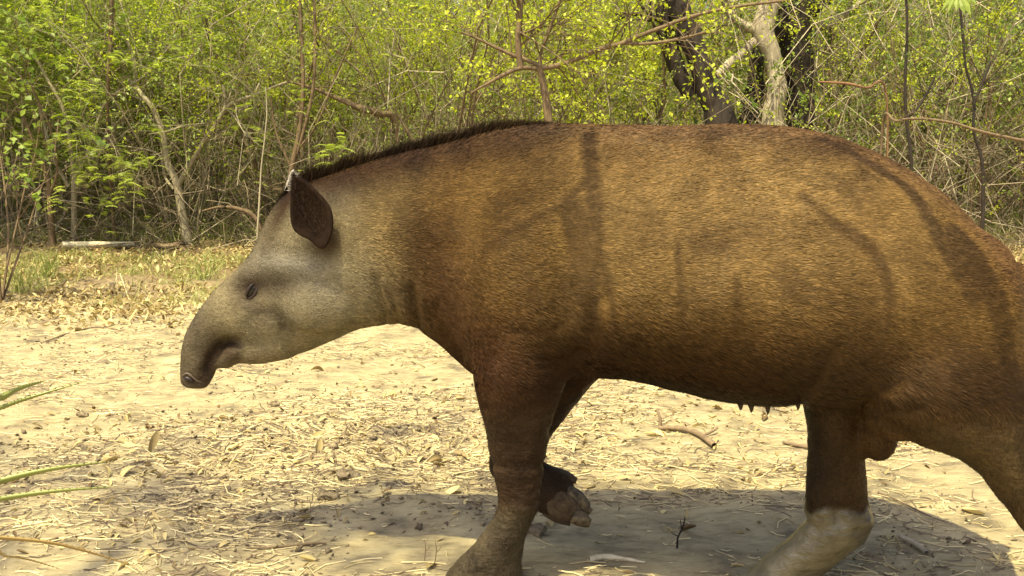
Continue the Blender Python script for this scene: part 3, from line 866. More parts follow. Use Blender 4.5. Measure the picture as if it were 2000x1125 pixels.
def frond_mesh(tips, rng, per, L=.11, pairs=8):
    P, D = along(tips, rng, per, .01)
    D[:, 2] = np.abs(D[:, 2]) * .4
    D = norm(D); k = len(P)
    L = L * (.7 + .6 * rng.random(k))
    out = []; rn = []
    base_r = rng.random(k)
    S = norm(np.cross(D, np.tile([0, 0, 1.0], (k, 1))) + rng.normal(0, .12, (k, 3)))
    for j in range(pairs):
        t = (j + .5) / pairs
        q = P + D * (L * t)[:, None] - np.array([0, 0, 1]) * (L * t * t * .55)[:, None]
        w = L * .33 * math.sin(math.pi * (t * .8 + .15))
        for sg in (-1, 1):
            tip = q + S * (sg * w)[:, None] + D * (w * .35)[:, None] - np.array([0, 0, 1]) * (w * .25)[:, None]
            th = D * (L / pairs * .36)[:, None]
            out.append(np.stack([q - th, q + th, tip], 1)); rn.append(base_r)
    V = np.concatenate(out).reshape(-1, 3)
    T = np.arange(len(V)).reshape(-1, 3)
    return V, T, np.repeat(np.concatenate(rn), 3)

bark_pale = bark_mat('bark_pale', (.22, .185, .12), (.42, .37, .25), 40)
bark_brown = bark_mat('bark_brown', (.085, .055, .03), (.20, .14, .075), 40)
bark_dark = bark_mat('bark_dark', (.010, .007, .005), (.038, .025, .016), 18, bump=.9)
bark_grey = bark_mat('bark_grey', (.17, .14, .095), (.48, .42, .30), 12, bump=.9)
bark_red = bark_mat('bark_red', (.13, .062, .03), (.26, .14, .07), 30)
leaf_feather = leaf_mat('leaf_feather', (.18, .245, .032), (.43, .50, .11))
leaf_bright = leaf_mat('leaf_bright', (.28, .345, .024), (.56, .61, .085))
leaf_mid = leaf_mat('leaf_mid', (.11, .17, .03), (.30, .38, .09))
leaf_dull = leaf_mat('leaf_dull', (.10, .13, .038), (.27, .31, .11))

def build_kind(seed, kind):
    rng = R_(seed)
    lines, tips = [], []
    ns = {'feather': 4, 'bright': 6, 'twiggy': 9, 'round': 5}[kind]
    for s in range(ns):
        a = rng.random() * 2 * math.pi; tilt = .15 + .45 * rng.random()
        d = np.array([math.cos(a) * tilt, math.sin(a) * tilt, 1])
        p = np.array([math.cos(a) * .08, math.sin(a) * .08, -.05])
        if kind == 'feather':
            grow(rng, p, d, 1.9 + .7 * rng.random(), .017, 3, lines, tips, .14, -.0, 4, .95, .55)
        elif kind == 'bright':
            grow(rng, p, d, 1.8 + .8 * rng.random(), .013, 3, lines, tips, .17, .0, 3, .9, .58)
        elif kind == 'twiggy':
            grow(rng, p, d, 1.8 + .9 * rng.random(), .011, 3, lines, tips, .18, .02, 3, .8, .62)
        else:
            grow(rng, p, d, 2.0 + .8 * rng.random(), .017, 3, lines, tips, .16, .02, 3, .9, .58)
    bm = {'feather': bark_pale, 'bright': bark_brown, 'twiggy': bark_pale, 'round': bark_brown}[kind]
    stem = lines_mesh(lines, 'stems', bm, 5)
    if kind == 'feather':
        V, T, r = frond_mesh(tips, rng, 11, .10, 7)
        lm = leaf_feather
    elif kind == 'bright':
        P, D = along(tips, rng, 28); V, T, r = leaves_mesh(P, D, .032, rng, .55); lm = leaf_bright
    elif kind == 'twiggy':
        P, D = along(tips, rng, 14); V, T, r = leaves_mesh(P, D, .032, rng, .55); lm = leaf_mid
    else:
        P, D = along(tips, rng, 26); V, T, r = leaves_mesh(P, D, .034, rng, .7); lm = leaf_mid
    fol = npmesh('foliage', V, T, lm, False, floats={'rnd': r})
    return stem, fol, kind

KINDS = {}
for kd, cnt in (('feather', 3), ('bright', 3), ('twiggy', 2), ('round', 3)):
    KINDS[kd] = [build_kind(900 + 31 * q + sum(map(ord, kd)), kd) for q in range(cnt)]
INFO = {
 'feather': ('feathery_shrub', 'spreading shrub with fine feathery light green fronds in the dense thicket', 'shrub', 'feathery shrubs crowding the left of the thicket'),
 'bright': ('leafy_shrub', 'thin-stemmed shrub with small bright yellow-green leaves behind the tapir\'s back', 'shrub', 'yellow-green shrubs massed behind the tapir'),
 'twiggy': ('twiggy_shrub', 'nearly bare pale twiggy shrub tangled among the leafy bushes', 'shrub', 'bare twiggy shrubs tangled through the thicket'),
 'round': ('dull_green_shrub', 'brown-stemmed shrub with scattered round dull green leaves in the thicket', 'shrub', 'dull green shrubs filling the thicket')}
prng = R_(5)
KW = {'feather': 'feathery light green shrub', 'bright': 'yellow-green leafy shrub', 'twiggy': 'pale bare-twigged shrub', 'round': 'dull green shrub'}
PLACES = [(60, 'left edge'), (150, 'behind the leaning sapling'), (240, 'behind the tall brown stem'), (330, 'left of the forked sapling'), (420, 'right of the forked sapling'), (500, 'left of the bare wand'),
          (590, 'behind the twin stems'), (680, 'right of the twin stems'), (780, 'above the nape'), (880, 'above the neck'), (980, 'left of the arching tree'), (1090, 'behind the arching tree'),
          (1200, 'under the arching branch'), (1320, 'left of the leaning dark tree'), (1440, 'by the leaning dark tree'), (1540, 'by the pale-barked tree'), (1640, 'right of the dark trunk'), (1740, 'above the rump'),
          (1830, 'behind the slim dark sapling'), (1920, 'behind the forked dark sapling'), (99999, 'right edge')]
def plant(kd, x, y, sc=1.0, rot=None, var=None):
    st, fo, _ = KINDS[kd][int(prng.integers(0, len(KINDS[kd]))) if var is None else var]
    nm, lb, ct, gr = INFO[kd]
    z = float(ground_z(np.array([x]), np.array([y]))[0])
    o = empty(nm, (x, y, z)); o.rotation_euler = (0, 0, prng.random() * 6.28 if rot is None else rot); o.scale = (sc, sc, sc)
    u = float(x / y * F + 1000)
    depth = 'at the thicket front' if y < 9.9 else ('in the second row' if y < 10.55 else ('well inside the thicket' if y < 12.3 else ('deep in the thicket' if y < 17 else 'far back in the wood')))
    if u < -60 or u > 2060: w = 'beyond the left edge' if u < 0 else 'beyond the right edge'
    for lim, w in (PLACES if -60 <= u <= 2060 else ()):
        if u < lim: break
    tagit(o, KW[kd] + ' ' + depth + ', ' + w, ct, gr)
    meshobj('stems', st, o); meshobj('foliage', fo, o)
    return o
rows = [9.6, 10.2, 10.9, 11.8, 12.9, 14.4, 16.2, 18.4, 21.0, 24.0]
for ri, y0 in enumerate(rows):
    half = y0 * .53 + 3.6
    step = 1.15 + ri * .10
    x = -half + prng.random() * step
    while x < half:
        y = y0 + prng.normal(0, .3)
        u = x / y * F + 1000
        q = prng.random()
        if u < 620: kd = 'feather' if q < .62 else ('twiggy' if q < .78 else ('round' if q < .9 else 'bright'))
        elif u < 1450: kd = 'bright' if q < .60 else ('twiggy' if q < .82 else 'round')
        else: kd = 'round' if q < .58 else ('twiggy' if q < .85 else 'bright')
        if y0 < 11 and 1290 < u < 1640 and q < .85: pass
        else: plant(kd, x, y, .85 + .4 * prng.random() + ri * .03)
        x += step * (.7 + .6 * prng.random())

_by = {}
for o in list(COL.objects):
    if o.get('category') == 'shrub' and o.get('group'): _by.setdefault(o['label'], []).append(o)
for lb, os_ in _by.items():
    if len(os_) > 1:
        os_.sort(key=lambda q: q.location.x)
        for q, w in zip(os_, ('left one', 'right one') if len(os_) == 2 else ('left one', 'middle one', 'right one')): q['label'] = lb + ', ' + w
# far wood closing the view ---------------------------------------------------
rng = R_(77)
k = 3600
X = (rng.random(k) - .5) * 60; Y = 25.5 + rng.random(k) * 9
ln = []
for i in range(k):
    h = 3 + 6 * rng.random(); lean = rng.normal(0, .18, 2)
    p = np.array([X[i], Y[i], -.1]); q = p + np.array([lean[0] * h, lean[1] * h, h])
    m1 = p * .5 + q * .5 + rng.normal(0, .2, 3)
    r0 = .012 + .05 * rng.random() ** 3
    ln.append((np.array([p, m1, q]), np.array([r0, r0 * .8, r0 * .4])))
V1, q1 = tubes(ln, 3)
o = meshobj('distant_wood_stems', npmesh('distant_wood_stems', V1, q1, bark_pale))
tagit(o, 'mass of thin pale stems far back in the wood', 'wood', kind='stuff')
k = 125000
P = np.stack([(rng.random(k) - .5) * 62, 25.5 + rng.random(k) * 10, rng.random(k) * 9.5], 1)
dens = vnoise(P, .7, 55, 3)
P = P[dens > -.22]
V, T, r = leaves_mesh(P, rng.normal(0, 1, (len(P), 3)), .13, rng, .6)
o = meshobj('distant_foliage', npmesh('distant_foliage', V, T, leaf_dull, False, floats={'rnd': r}))
tagit(o, 'dull green foliage far back in the wood', 'foliage', kind='stuff')

# tangle of dead twigs and grass at the foot of the thicket --------------------
def blades(P, D, L, W, rng, bend=.4):
    k = len(P); D = norm(D)
    S = norm(np.cross(D, rng.normal(0, 1, (k, 3))))
    B = norm(rng.normal(0, 1, (k, 3)) * [1, 1, .3] - [0, 0, .5])
    m = P + D * (L * .55)[:, None]; t = P + D * L[:, None] + B * (L * bend)[:, None]
    V = np.stack([P - S * W[:, None] * .5, P + S * W[:, None] * .5, m + S * W[:, None] * .45, t, m - S * W[:, None] * .45], 1).reshape(-1, 3)
    i = np.arange(k)[:, None] * 5
    return V, [np.concatenate([i, i + 1, i + 2, i + 4], 1), np.concatenate([i + 4, i + 2, i + 3], 1)], np.repeat(rng.random(k), 5)

def tint_mat(name, c1, c2, rough=.8):
    m, nt, b = new_mat(name)
    a = node(nt, 'ShaderNodeAttribute', attribute_name='rnd')
    r = ramp(nt, [(0, c1), (1, c2)]); nt.links.new(a.outputs['Fac'], r.inputs[0]); nt.links.new(r.outputs[0], b.inputs['Base Color'])
    b.inputs['Roughness'].default_value = rough
    return m
straw_m = tint_mat('dry_straw', (.32, .25, .12), (.68, .59, .34))
twig_m = tint_mat('dead_twig', (.10, .07, .045), (.34, .28, .19))
pale_twig_m = tint_mat('pale_twig', (.16, .125, .08), (.52, .45, .32))
grass_m = leaf_mat('grass_green', (.15, .19, .04), (.38, .40, .14), .25)
dryleaf_m = leaf_mat('dry_leaf', (.13, .08, .03), (.64, .53, .25), .15, .6, .3)

k = 6500
Y = 8.95 + rng.random(k) ** 1.6 * 5; X = (rng.random(k) - .5) * 2 * (Y * .55 + 2.2)
zz = ground_z(X, Y); Z = zz + rng.random(k) ** 1.8 * 1.1
ln = []
for i in range(k):
    L = .25 + .7 * rng.random(); d = norm(rng.normal(0, 1, 3) * [1, .8, .75]); p = np.array([X[i], Y[i], max(Z[i], zz[i] + .02)])
    q = p + d * L; q[2] = max(q[2], zz[i] + .01)
    m1 = (p + q) / 2 + rng.normal(0, .06 * L + .01, 3); r0 = .0022 + .005 * rng.random() ** 2
    ln.append((np.array([p, m1, q]), np.array([r0, r0 * .8, r0 * .4])))
V, q = tubes(ln, 3)
me = npmesh('dead_twig_tangle', V, q, twig_m, floats={'rnd': np.repeat(rng.random(k), 9)})
tagit(meshobj('dead_twig_tangle', me), 'tangle of dead grey twigs at the foot of the thicket', 'twigs', kind='stuff')

k = 4500
Y = 8.9 + rng.random(k) ** 1.3 * 7; X = (rng.random(k) - .5) * 2 * (Y * .55 + 2.2)
zz = ground_z(X, Y); ln = []
for i in range(k):
    L = .4 + 1.1 * rng.random(); d = norm(rng.normal(0, 1, 3) * [.7, .6, .3] + [0, 0, 1.0 * (1 if rng.random() < .8 else .3)]); p = np.array([X[i], Y[i], zz[i] + 2.2 * rng.random()])
    m1 = p + d * L * .5 + rng.normal(0, .06 * L, 3); q = p + d * L + rng.normal(0, .08 * L, 3); q[2] = max(q[2], zz[i] + .05); r0 = .0025 + .0045 * rng.random() ** 2
    ln.append((np.array([p, m1, q]), np.array([r0, r0 * .8, r0 * .4])))
V, q = tubes(ln, 3)
tagit(meshobj('thin_twigs', npmesh('thin_twigs', V, q, pale_twig_m, floats={'rnd': np.repeat(rng.random(k), 9)})), 'countless thin pale twigs criss-crossing the thicket', 'twigs', kind='stuff')
k = 20000
Y = 9.1 + rng.random(k) * 2.8; X = (rng.random(k) - .5) * 2 * (Y * .55 + 2.2)
den = vnoise(np.stack([X, Y, 0 * X], 1), .8, 61, 2) + .45 * (X < -3.3) - .15
kp = den > (-.15); X, Y = X[kp], Y[kp]; k = len(X)
P = np.stack([X, Y, ground_z(X, Y)], 1)
V, f, r = blades(P, rng.normal(0, .45, (k, 3)) + [0, 0, 1], .08 + .30 * rng.random(k) ** 2, np.full(k, .006), rng)
tagit(meshobj('undergrowth_grass', npmesh('undergrowth_grass', V, f, grass_m, False, floats={'rnd': r})), 'thin green grass growing along the edge of the thicket', 'grass', kind='stuff')
k = 12000
Y = 9.05 + rng.random(k) * 3.0; X = (rng.random(k) - .5) * 2 * (Y * .55 + 2.2)
P = np.stack([X, Y, ground_z(X, Y)], 1)
V, f, r = blades(P, rng.normal(0, .8, (k, 3)) + [0, 0, .7], .08 + .35 * rng.random(k) ** 2, np.full(k, .005), rng)
tagit(meshobj('dry_grass', npmesh('dry_grass', V, f, straw_m, False, floats={'rnd': r})), 'dry straw-coloured grass among the thicket stems', 'grass', kind='stuff')

k = 9000
Y = 5.9 + rng.random(k) * 2.6; X = -(.7 + rng.random(k) * 4.2)
den = vnoise(np.stack([X, Y, 0 * X], 1), 1.7, 65, 2) + .3 * (Y > 6.8) + .4 * (X < -3.6)
kp = den > .22; X, Y = X[kp], Y[kp]; k = len(X)
P = np.stack([X, Y, ground_z(X, Y)], 1)
V, f, r = blades(P, rng.normal(0, .6, (k, 3)) + [0, 0, 1], .04 + .14 * rng.random(k) ** 2, np.full(k, .0045), rng)
tagit(meshobj('sparse_grass', npmesh('sparse_grass', V, f, grass_m, False, floats={'rnd': r})), 'sparse short green grass growing through the leaf litter', 'grass', kind='stuff')
# low leafy cover under the shrubs
k = 85000
Y = 9.0 + rng.random(k) * 6; X = (rng.random(k) - .5) * 2 * (Y * .55 + 2.2)
P = np.stack([X, Y, ground_z(X, Y) + rng.random(k) ** 1.1 * 1.7], 1)
kp = vnoise(P, 1.6, 63, 2) > -.12; P = P[kp]
V, T, r = leaves_mesh(P, rng.normal(0, 1, (len(P), 3)), .028, rng, .6)
tagit(meshobj('low_leaf_cover', npmesh('low_leaf_cover', V, T, leaf_mid, False, floats={'rnd': r})), 'low green leafy cover under the shrubs', 'ground cover', kind='stuff')

# ------------------------------------------------------------------ singled out saplings and trees
def lump(V, amp, freq, seed):
    return V + np.stack([vnoise(V, freq, seed + s, 3) for s in range(3)], 1) * amp

def woody(name, label, cat, stems, mat, Y, part='trunk', leaf=None, seed=1, sides=7, twigs=0, group=None, ltype='bright', per=5, lsize=.04, amp=.004):
    """stems: list of (list of (px, py, dY, width px)); the first ends on the ground if its py is None"""
    rng = R_(seed)
    ls = []
    for s in stems:
        pts = []; rad = []
        for (px, py, dY, w) in s:
            yy = Y + dY
            if py is None:
                p = at(px, 400, yy); p[2] = float(ground_z(np.array([p[0]]), np.array([yy]))[0]) - .05
            else: p = at(px, py, yy)
            pts.append(p); rad.append(w * yy / F / 2)
        c = catmull(np.column_stack([pts, rad]), 5)
        ls.append((c[:, :3], np.abs(c[:, 3])))
    base = ls[0][0][0].copy()
    root = empty(name, base); tagit(root, label, cat, group)
    for i, l in enumerate(ls):
        V, q = tubes([l], sides); V = lump(V, amp, 9, seed)
        me = npmesh(part if i == 0 else 'branch', V - base, q, mat)
        meshobj(part if i == 0 else 'branch', me, root)
    if twigs:
        lines, tips = [], []
        for c, r in ls[0 if len(ls) == 1 else 1:]:
            for _ in range(twigs):
                i = int((.3 + .7 * rng.random()) * (len(c) - 2)); dd = norm(c[i + 1] - c[i]); sd = rng.normal(0, 1, 3); sd[2] += .3
                grow(rng, c[i], dd * .6 + norm(sd) * .8, .35 + .45 * rng.random(), max(r[i] * .4, .003), 1, lines, tips, .2, 0, 3, .9, .6, 5)
        meshobj('twigs', lines_mesh([(p - base, r, d) for p, r, d in lines], 'twigs', mat, 4), root)['kind'] = 'stuff'
        if leaf is not None:
            if ltype == 'feather': V, T, r = frond_mesh(tips, rng, per)
            else:
                P, D = along(tips, rng, per); V, T, r = leaves_mesh(P, D, lsize, rng, .6)
            meshobj('foliage', npmesh('foliage', V - base, T, leaf, False, floats={'rnd': r}), root)
    return root

woody('forked_sapling', 'forked sapling with mottled pale bark standing at the clearing edge left of the tapir\'s ear', 'sapling',
      [[(368, None, 0, 21), (358, 430, 0, 17), (346, 360, 0, 16), (328, 320, 0, 13), (318, 260, 0, 11), (300, 215, 0, 10), (280, 188, 0, 9), (262, 165, .1, 8), (240, 150, .2, 6)],
       [(346, 365, 0, 11), (372, 320, -.05, 10), (402, 270, -.1, 8), (428, 235, -.1, 7), (440, 205, -.1, 6), (436, 165, -.1, 5)],
       [(420, 245, -.1, 8), (448, 205, -.15, 8), (490, 188, -.2, 6), (560, 160, -.2, 4)],
       [(318, 262, 0, 6), (345, 250, 0, 5), (372, 248, 0, 4), (398, 262, 0, 3)],
       [(340, 370, 0, 6), (322, 345, .1, 5), (308, 300, .1, 4), (240, 285, .1, 3)],
       [(266, 178, .1, 8), (262, 120, .1, 8), (248, 80, .2, 7), (226, 52, .2, 5), (200, 0, .3, 4)]], bark_pale, 9.15, 'trunk', leaf_feather, 11, 9, 5, None, 'feather', 3)
woody('pale_stemmed_shrub', 'shrub of several long pale bare stems fanning up at the far left', 'shrub',
      [[(140, None, 0, 12), (145, 380, 0, 11), (143, 330, 0, 9), (132, 250, 0, 8), (118, 200, 0, 7), (90, 150, 0, 6), (60, 95, .1, 4)],
       [(134, 365, 0, 7), (105, 310, 0, 7), (88, 250, 0, 6), (68, 185, 0, 6), (40, 150, 0, 4), (0, 110, 0, 3)],
       [(146, 345, 0, 8), (165, 315, 0, 6), (190, 240, 0, 6), (215, 190, 0, 5), (280, 150, 0, 4), (340, 80, 0, 3)],
       [(150, 360, 0, 5), (185, 330, 0, 5), (205, 270, 0, 4), (250, 215, 0, 3)]], bark_pale, 9.2, 'stem', leaf_feather, 12, 7, 3, None, 'feather', 2)
woody('leaning_sapling', 'thin pale sapling leaning beside the grass at the left edge of the thicket', 'sapling',
      [[(98, None, 0, 14), (98, 400, 0, 11), (92, 340, 0, 8), (70, 290, 0, 6), (50, 240, 0, 5), (20, 180, 0, 4)],
       [(96, 380, 0, 8), (112, 330, 0, 5), (98, 250, 0, 5), (60, 160, 0, 4), (55, 90, 0, 3)]], bark_brown, 8.9, 'trunk', leaf_feather, 13, 7, 4, None, 'feather', 3)
woody('slender_sapling', 'tall straight thin brown stem rising to the top left of the frame', 'sapling',
      [[(222, None, .3, 8), (218, 380, .2, 7), (210, 255, .1, 6), (212, 150, 0, 8), (216, 80, 0, 9), (219, -40, 0, 8)]], bark_brown, 9.0, 'trunk', leaf_feather, 14, 7, 6, None, 'feather', 2)
woody('twin_stem_sapling', 'slender sapling of two upright stems above the tapir\'s ear, one brown and one pale', 'sapling',
      [[(555, None, 0, 12), (565, 380, 0, 12), (572, 320, 0, 11), (584, 260, 0, 9), (592, 180, 0, 8), (590, 90, 0, 8), (583, -40, 0, 7)],
       [(580, 300, 0, 7), (600, 230, 0, 7), (612, 170, 0, 6), (616, 80, 0, 6), (612, -40, 0, 5)],
       [(576, 300, 0, 5), (620, 240, 0, 4), (655, 150, 0, 4), (700, 50, 0, 3)],
       [(570, 330, 0, 5), (540, 260, 0, 4), (528, 190, 0, 3)]], bark_brown, 8.8, 'trunk', leaf_feather, 15, 7, 3, None, 'feather', 2)
woody('bare_wand', 'single thin straw-coloured stem standing just left of the tapir\'s brow', 'stem',
      [[(492, None, -.6, 5), (505, 420, -.6, 4), (510, 330, -.6, 3), (521, 230, -.6, 2.5), (519, 170, -.6, 1.5)]], bark_pale, 7.6)
woody('arching_branch_tree', 'low tree whose long sunlit branch arches up to the right behind the tapir\'s withers', 'tree',
      [[(1085, None, 0, 20), (1078, 300, 0, 18), (1070, 220, 0, 16), (1062, 170, 0, 14), (1054, 130, 0, 13)],
       [(920, 182, -.1, 4), (950, 165, -.1, 6), (990, 143, -.1, 8), (1020, 133, 0, 9), (1060, 133, 0, 10), (1110, 122, 0, 10), (1165, 98, 0, 10), (1215, 85, 0, 9), (1260, 66, 0, 8), (1340, 36, 0, 7), (1430, 14, 0, 6), (1540, 0, 0, 5)],
       [(1017, 133, 0, 13), (1012, 80, 0, 12), (1016, 30, 0, 11), (1018, -50, 0, 10)],
       [(1058, 130, 0, 8), (1030, 118, 0, 8), (980, 98, 0, 7), (930, 75, 0, 5), (900, 62, 0, 3)],
       [(1055, 130, 0, 8), (1057, 100, 0, 6), (1080, 40, 0, 6), (1100, -20, 0, 5)],
       [(1215, 85, 0, 5), (1260, 86, 0, 6), (1320, 78, 0, 6), (1380, 62, 0, 4)]], bark_brown, 6.8, 'trunk', leaf_bright, 16, 9, 12, None, 'bright', 12, .036)
woody('pale_barked_tree', 'large tree with pale peeling grey bark and a bulge, rising behind the tapir\'s rump', 'tree',
      [[(1505, None, 0, 56), (1508, 250, 0, 44), (1518, 170, 0, 36), (1508, 110, 0, 34), (1490, 60, 0, 42), (1502, 10, 0, 38), (1512, -90, 0, 42), (1500, -260, 0, 36)],
       [(1482, 60, 0, 20), (1440, 42, 0, 17), (1420, 10, 0, 15), (1400, -60, 0, 20)],
       [(1475, 80, 0, 16), (1440, 112, -.1, 16), (1405, 142, -.2, 15), (1382, 160, -.2, 12)],
       [(1512, 10, .6, 18), (1560, 40, .8, 18), (1620, 45, .9, 14), (1690, 0, .9, 10)]], bark_grey, 9.4, 'trunk', leaf_mid, 17, 16, 6, None, 'bright', 8, .06, .02)
woody('dark_trunk_tree', 'tree with a thick blackish trunk standing just right of the pale-barked tree', 'tree',
      [[(1568, None, 0, 66), (1562, 240, 0, 54), (1560, 160, 0, 56), (1552, 90, 0, 66), (1548, 30, 0, 72), (1560, -60, 0, 66), (1580, -260, 0, 50)],
       [(1560, 30, 0, 36), (1600, 0, .2, 36), (1650, -60, .3, 30)]], bark_dark, 9.9, 'trunk', leaf_mid, 18, 16, 5, None, 'bright', 8, .06, .03)
woody('mossy_dark_trunk', 'short dark trunk hollowed at the top, in the gap left of the pale-barked tree', 'tree',
      [[(1462, None, 0, 60), (1468, 240, 0, 46), (1474, 170, 0, 34), (1478, 110, 0, 26), (1476, 70, 0, 16)]], bark_dark, 9.7, amp=.03, sides=14)
woody('leaning_dark_tree', 'thick dark trunk leaning left behind the yellow-green leaves', 'tree',
      [[(1425, None, 0, 70), (1408, 240, 0, 58), (1388, 190, 0, 50), (1370, 130, 0, 46), (1345, 70, 0, 44), (1322, 0, 0, 40), (1290, -160, 0, 30)],
       [(1352, 190, .1, 34), (1320, 130, .1, 34), (1300, 60, .1, 30), (1290, -30, .1, 24)]], bark_dark, 8.9, 'trunk', leaf_bright, 20, 14, 6, None, 'bright', 10, .045, .03)
woody('slim_dark_sapling', 'slim dark upright sapling above the tapir\'s rump', 'sapling',
      [[(1785, None, 0, 8), (1780, 330, 0, 7), (1770, 230, 0, 6), (1768, 150, 0, 6), (1772, 60, 0, 5), (1768, -40, 0, 5)],
       [(1770, 235, 0, 6), (1800, 200, 0, 5), (1826, 150, 0, 4)]], bark_dark, 7.6, 'trunk', leaf_mid, 21, 7, 7, None, 'bright', 6, .035)
woody('forked_dark_sapling', 'dark forked sapling near the right edge above the rump', 'sapling',
      [[(1925, None, 0, 8), (1920, 340, 0, 7), (1902, 255, 0, 6), (1902, 190, 0, 6), (1886, 130, 0, 5), (1880, 60, 0, 5), (1870, -30, 0, 4)],
       [(1903, 200, 0, 6), (1920, 160, 0, 5), (1935, 120, 0, 4)]], bark_dark, 7.2, 'trunk', leaf_mid, 22, 7, 7, None, 'bright', 6, .035)
woody('trailing_vine', 'long thin vine sagging across the bushes at the right', 'vine',
      [[(1722, None, .2, 5), (1724, 250, .2, 5), (1750, 236, 0, 5), (1800, 232, 0, 6), (1860, 240, 0, 6), (1930, 260, 0, 7), (2040, 285, 0, 7)]], bark_brown, 6.8, 'stem', leaf_mid, 23, 6, 5, None, 'bright', 4, .03)
woody('orange_twig', 'thin orange-brown bare twig sticking out beside the dark trunk', 'twig',
      [[(1735, None, .1, 4), (1732, 190, .1, 4), (1690, 172, 0, 5), (1650, 163, 0, 5), (1600, 160, 0, 3)]], bark_red, 8.0, 'stem')

woody('fallen_branch', 'dark brown dead branch leaning through the bushes above the tapir\'s nape', 'branch',
      [[(790, None, .3, 9), (776, 252, .2, 11), (740, 222, .1, 13), (700, 210, 0, 14), (668, 196, 0, 10), (610, 172, 0, 6), (560, 158, 0, 4)]], bark_brown, 8.9, 'limb', None, 31, 7)
woody('leaning_dead_branch', 'dark dead branch lying low in the thicket just left of the tapir\'s forehead', 'branch',
      [[(530, None, 0, 9), (500, 428, 0, 9), (465, 408, 0, 8), (430, 404, 0, 5), (395, 412, 0, 4)]], bark_brown, 8.8, 'limb', None, 32, 7)
# round-leaved plant at the left edge
rng = R_(8)
pb = at(-10, 400, 6.2); pb[2] = 0
root = empty('broad_leaved_shrub', pb); tagit(root, 'shrub with broad rounded bright green leaves at the left edge of the frame', 'shrub')
lines, tips = [], []
for s in range(6):
    a = rng.random() * 6.28
    grow(rng, np.array([0, 0, -.03]), np.array([math.cos(a) * .25, math.sin(a) * .25, 1]), 1.25, .010, 2, lines, tips, .12, .03, 3, .7, .5)
meshobj('stems', lines_mesh(lines, 'stems', bark_brown, 5), root)
P, D = along(tips, rng, 9)
V, T, r = leaves_mesh(P, D, .048, rng, .85, .2, 1.0)
meshobj('foliage', npmesh('foliage', V, T, leaf_mid, False, floats={'rnd': r}), root)

# feathery tuft of a young plant behind the mane
pb = at(662, 400, 8.0); pb[2] = 0
root = empty('feathery_seedling', pb); tagit(root, 'feathery light green seedling fanning out just above the tapir\'s nape', 'plant')
top = at(662, 300, 8.0) - pb
V, q = tubes([(np.array([[0, 0, 0], top * .5 + [.02, 0, 0], top]), np.array([.005, .004, .003]))], 6)
meshobj('stem', npmesh('stem', V, q, bark_brown), root)
Pn = np.tile(top, (22, 1)) - np.array([0, 0, 1]) * rng.random((22, 1)) * .16
Dn = norm(rng.normal(0, 1, (22, 3)) + [0, 0, .3])
ln = [(np.array([a_, a_ + d_ * .11, a_ + d_ * .22 - [0, 0, .04]])) for a_, d_ in zip(Pn, Dn)]
V, T, r = frond_mesh([(l, None) for l in ln], rng, 2, .13, 9)
meshobj('foliage', npmesh('foliage', V, T, leaf_feather, False, floats={'rnd': r}), root)

# long grass by the right edge behind the rump
for (px, py, Y, nb, lb) in [(1985, 520, 4.6, 42, 'tuft of long green grass behind the tapir\'s rump at the right edge'), (40, 560, 6.6, 60, 'low green grass tuft at the far left edge of the clearing'),
                            (85, 520, 7.4, 70, 'taller green grass tuft under the leaning sapling'), (400, 520, 7.2, 30, 'sparse grass tuft right of the forked sapling\'s foot'),
                            (245, 560, 6.3, 16, 'wispy dry tuft with bent stalks on the leaf litter')]:
    pb = at(px, 500, Y); pb[2] = float(ground_z(pb[:1], pb[1:2])[0])
    k = nb
    P = rng.normal(0, .05, (k, 3)); P[:, 2] = 0
    big = 2.2 if px > 1900 else 1.0
    V, f, r = blades(P, rng.normal(0, .4, (k, 3)) + [0, 0, 1], (.14 + .22 * rng.random(k)) * big, np.full(k, .006 * big), rng, .5)
    o = meshobj('grass_tuft', npmesh('grass_tuft', V, f, straw_m if nb == 16 else grass_m, False, floats={'rnd': r}), None, pb)
    tagit(o, lb, 'grass')
# ================================================================== FOREST FLOOR
def on_ground(px, py):
    d = raydir(px, py); z = 0.0
    for _ in range(8):
        t = (z - CAMH) / d[2]
        z = float(ground_z(np.array([d[0] * t]), np.array([d[1] * t]))[0])
    return np.array([d[0] * t, d[1] * t, 0.0])
rng = R_(31)
def curled_leaf(rng, L, asp):
    """a dry leaf: 5 stations, curled across and along"""
    n = 6; V = []
    curl = rng.normal(0, 1.2); cup = .3 + .8 * rng.random(); tw = rng.normal(0, .5)
    for i in range(n):
        t = i / (n - 1); w = L * asp * .5 * math.sin(math.pi * (t * .92 + .04)) ** .8
        x = L * (t - .5); z = curl * L * .35 * (t - .5) ** 2
        for s in (-1, 0, 1):
            V.append([x, s * w * math.cos(cup), z + abs(s) * w * math.sin(cup) + s * w * tw * (t - .5)])
    V = np.array(V)
    V[:, 2] -= V[:, 2].min()
    Q = []
    for i in range(n - 1):
        for s in (0, 1):
            a = i * 3 + s; Q.append([a, a + 3, a + 4, a + 1])
    return V, np.array(Q)
protos = [curled_leaf(rng, 1.0, .28 + .35 * rng.random()) for _ in range(14)]

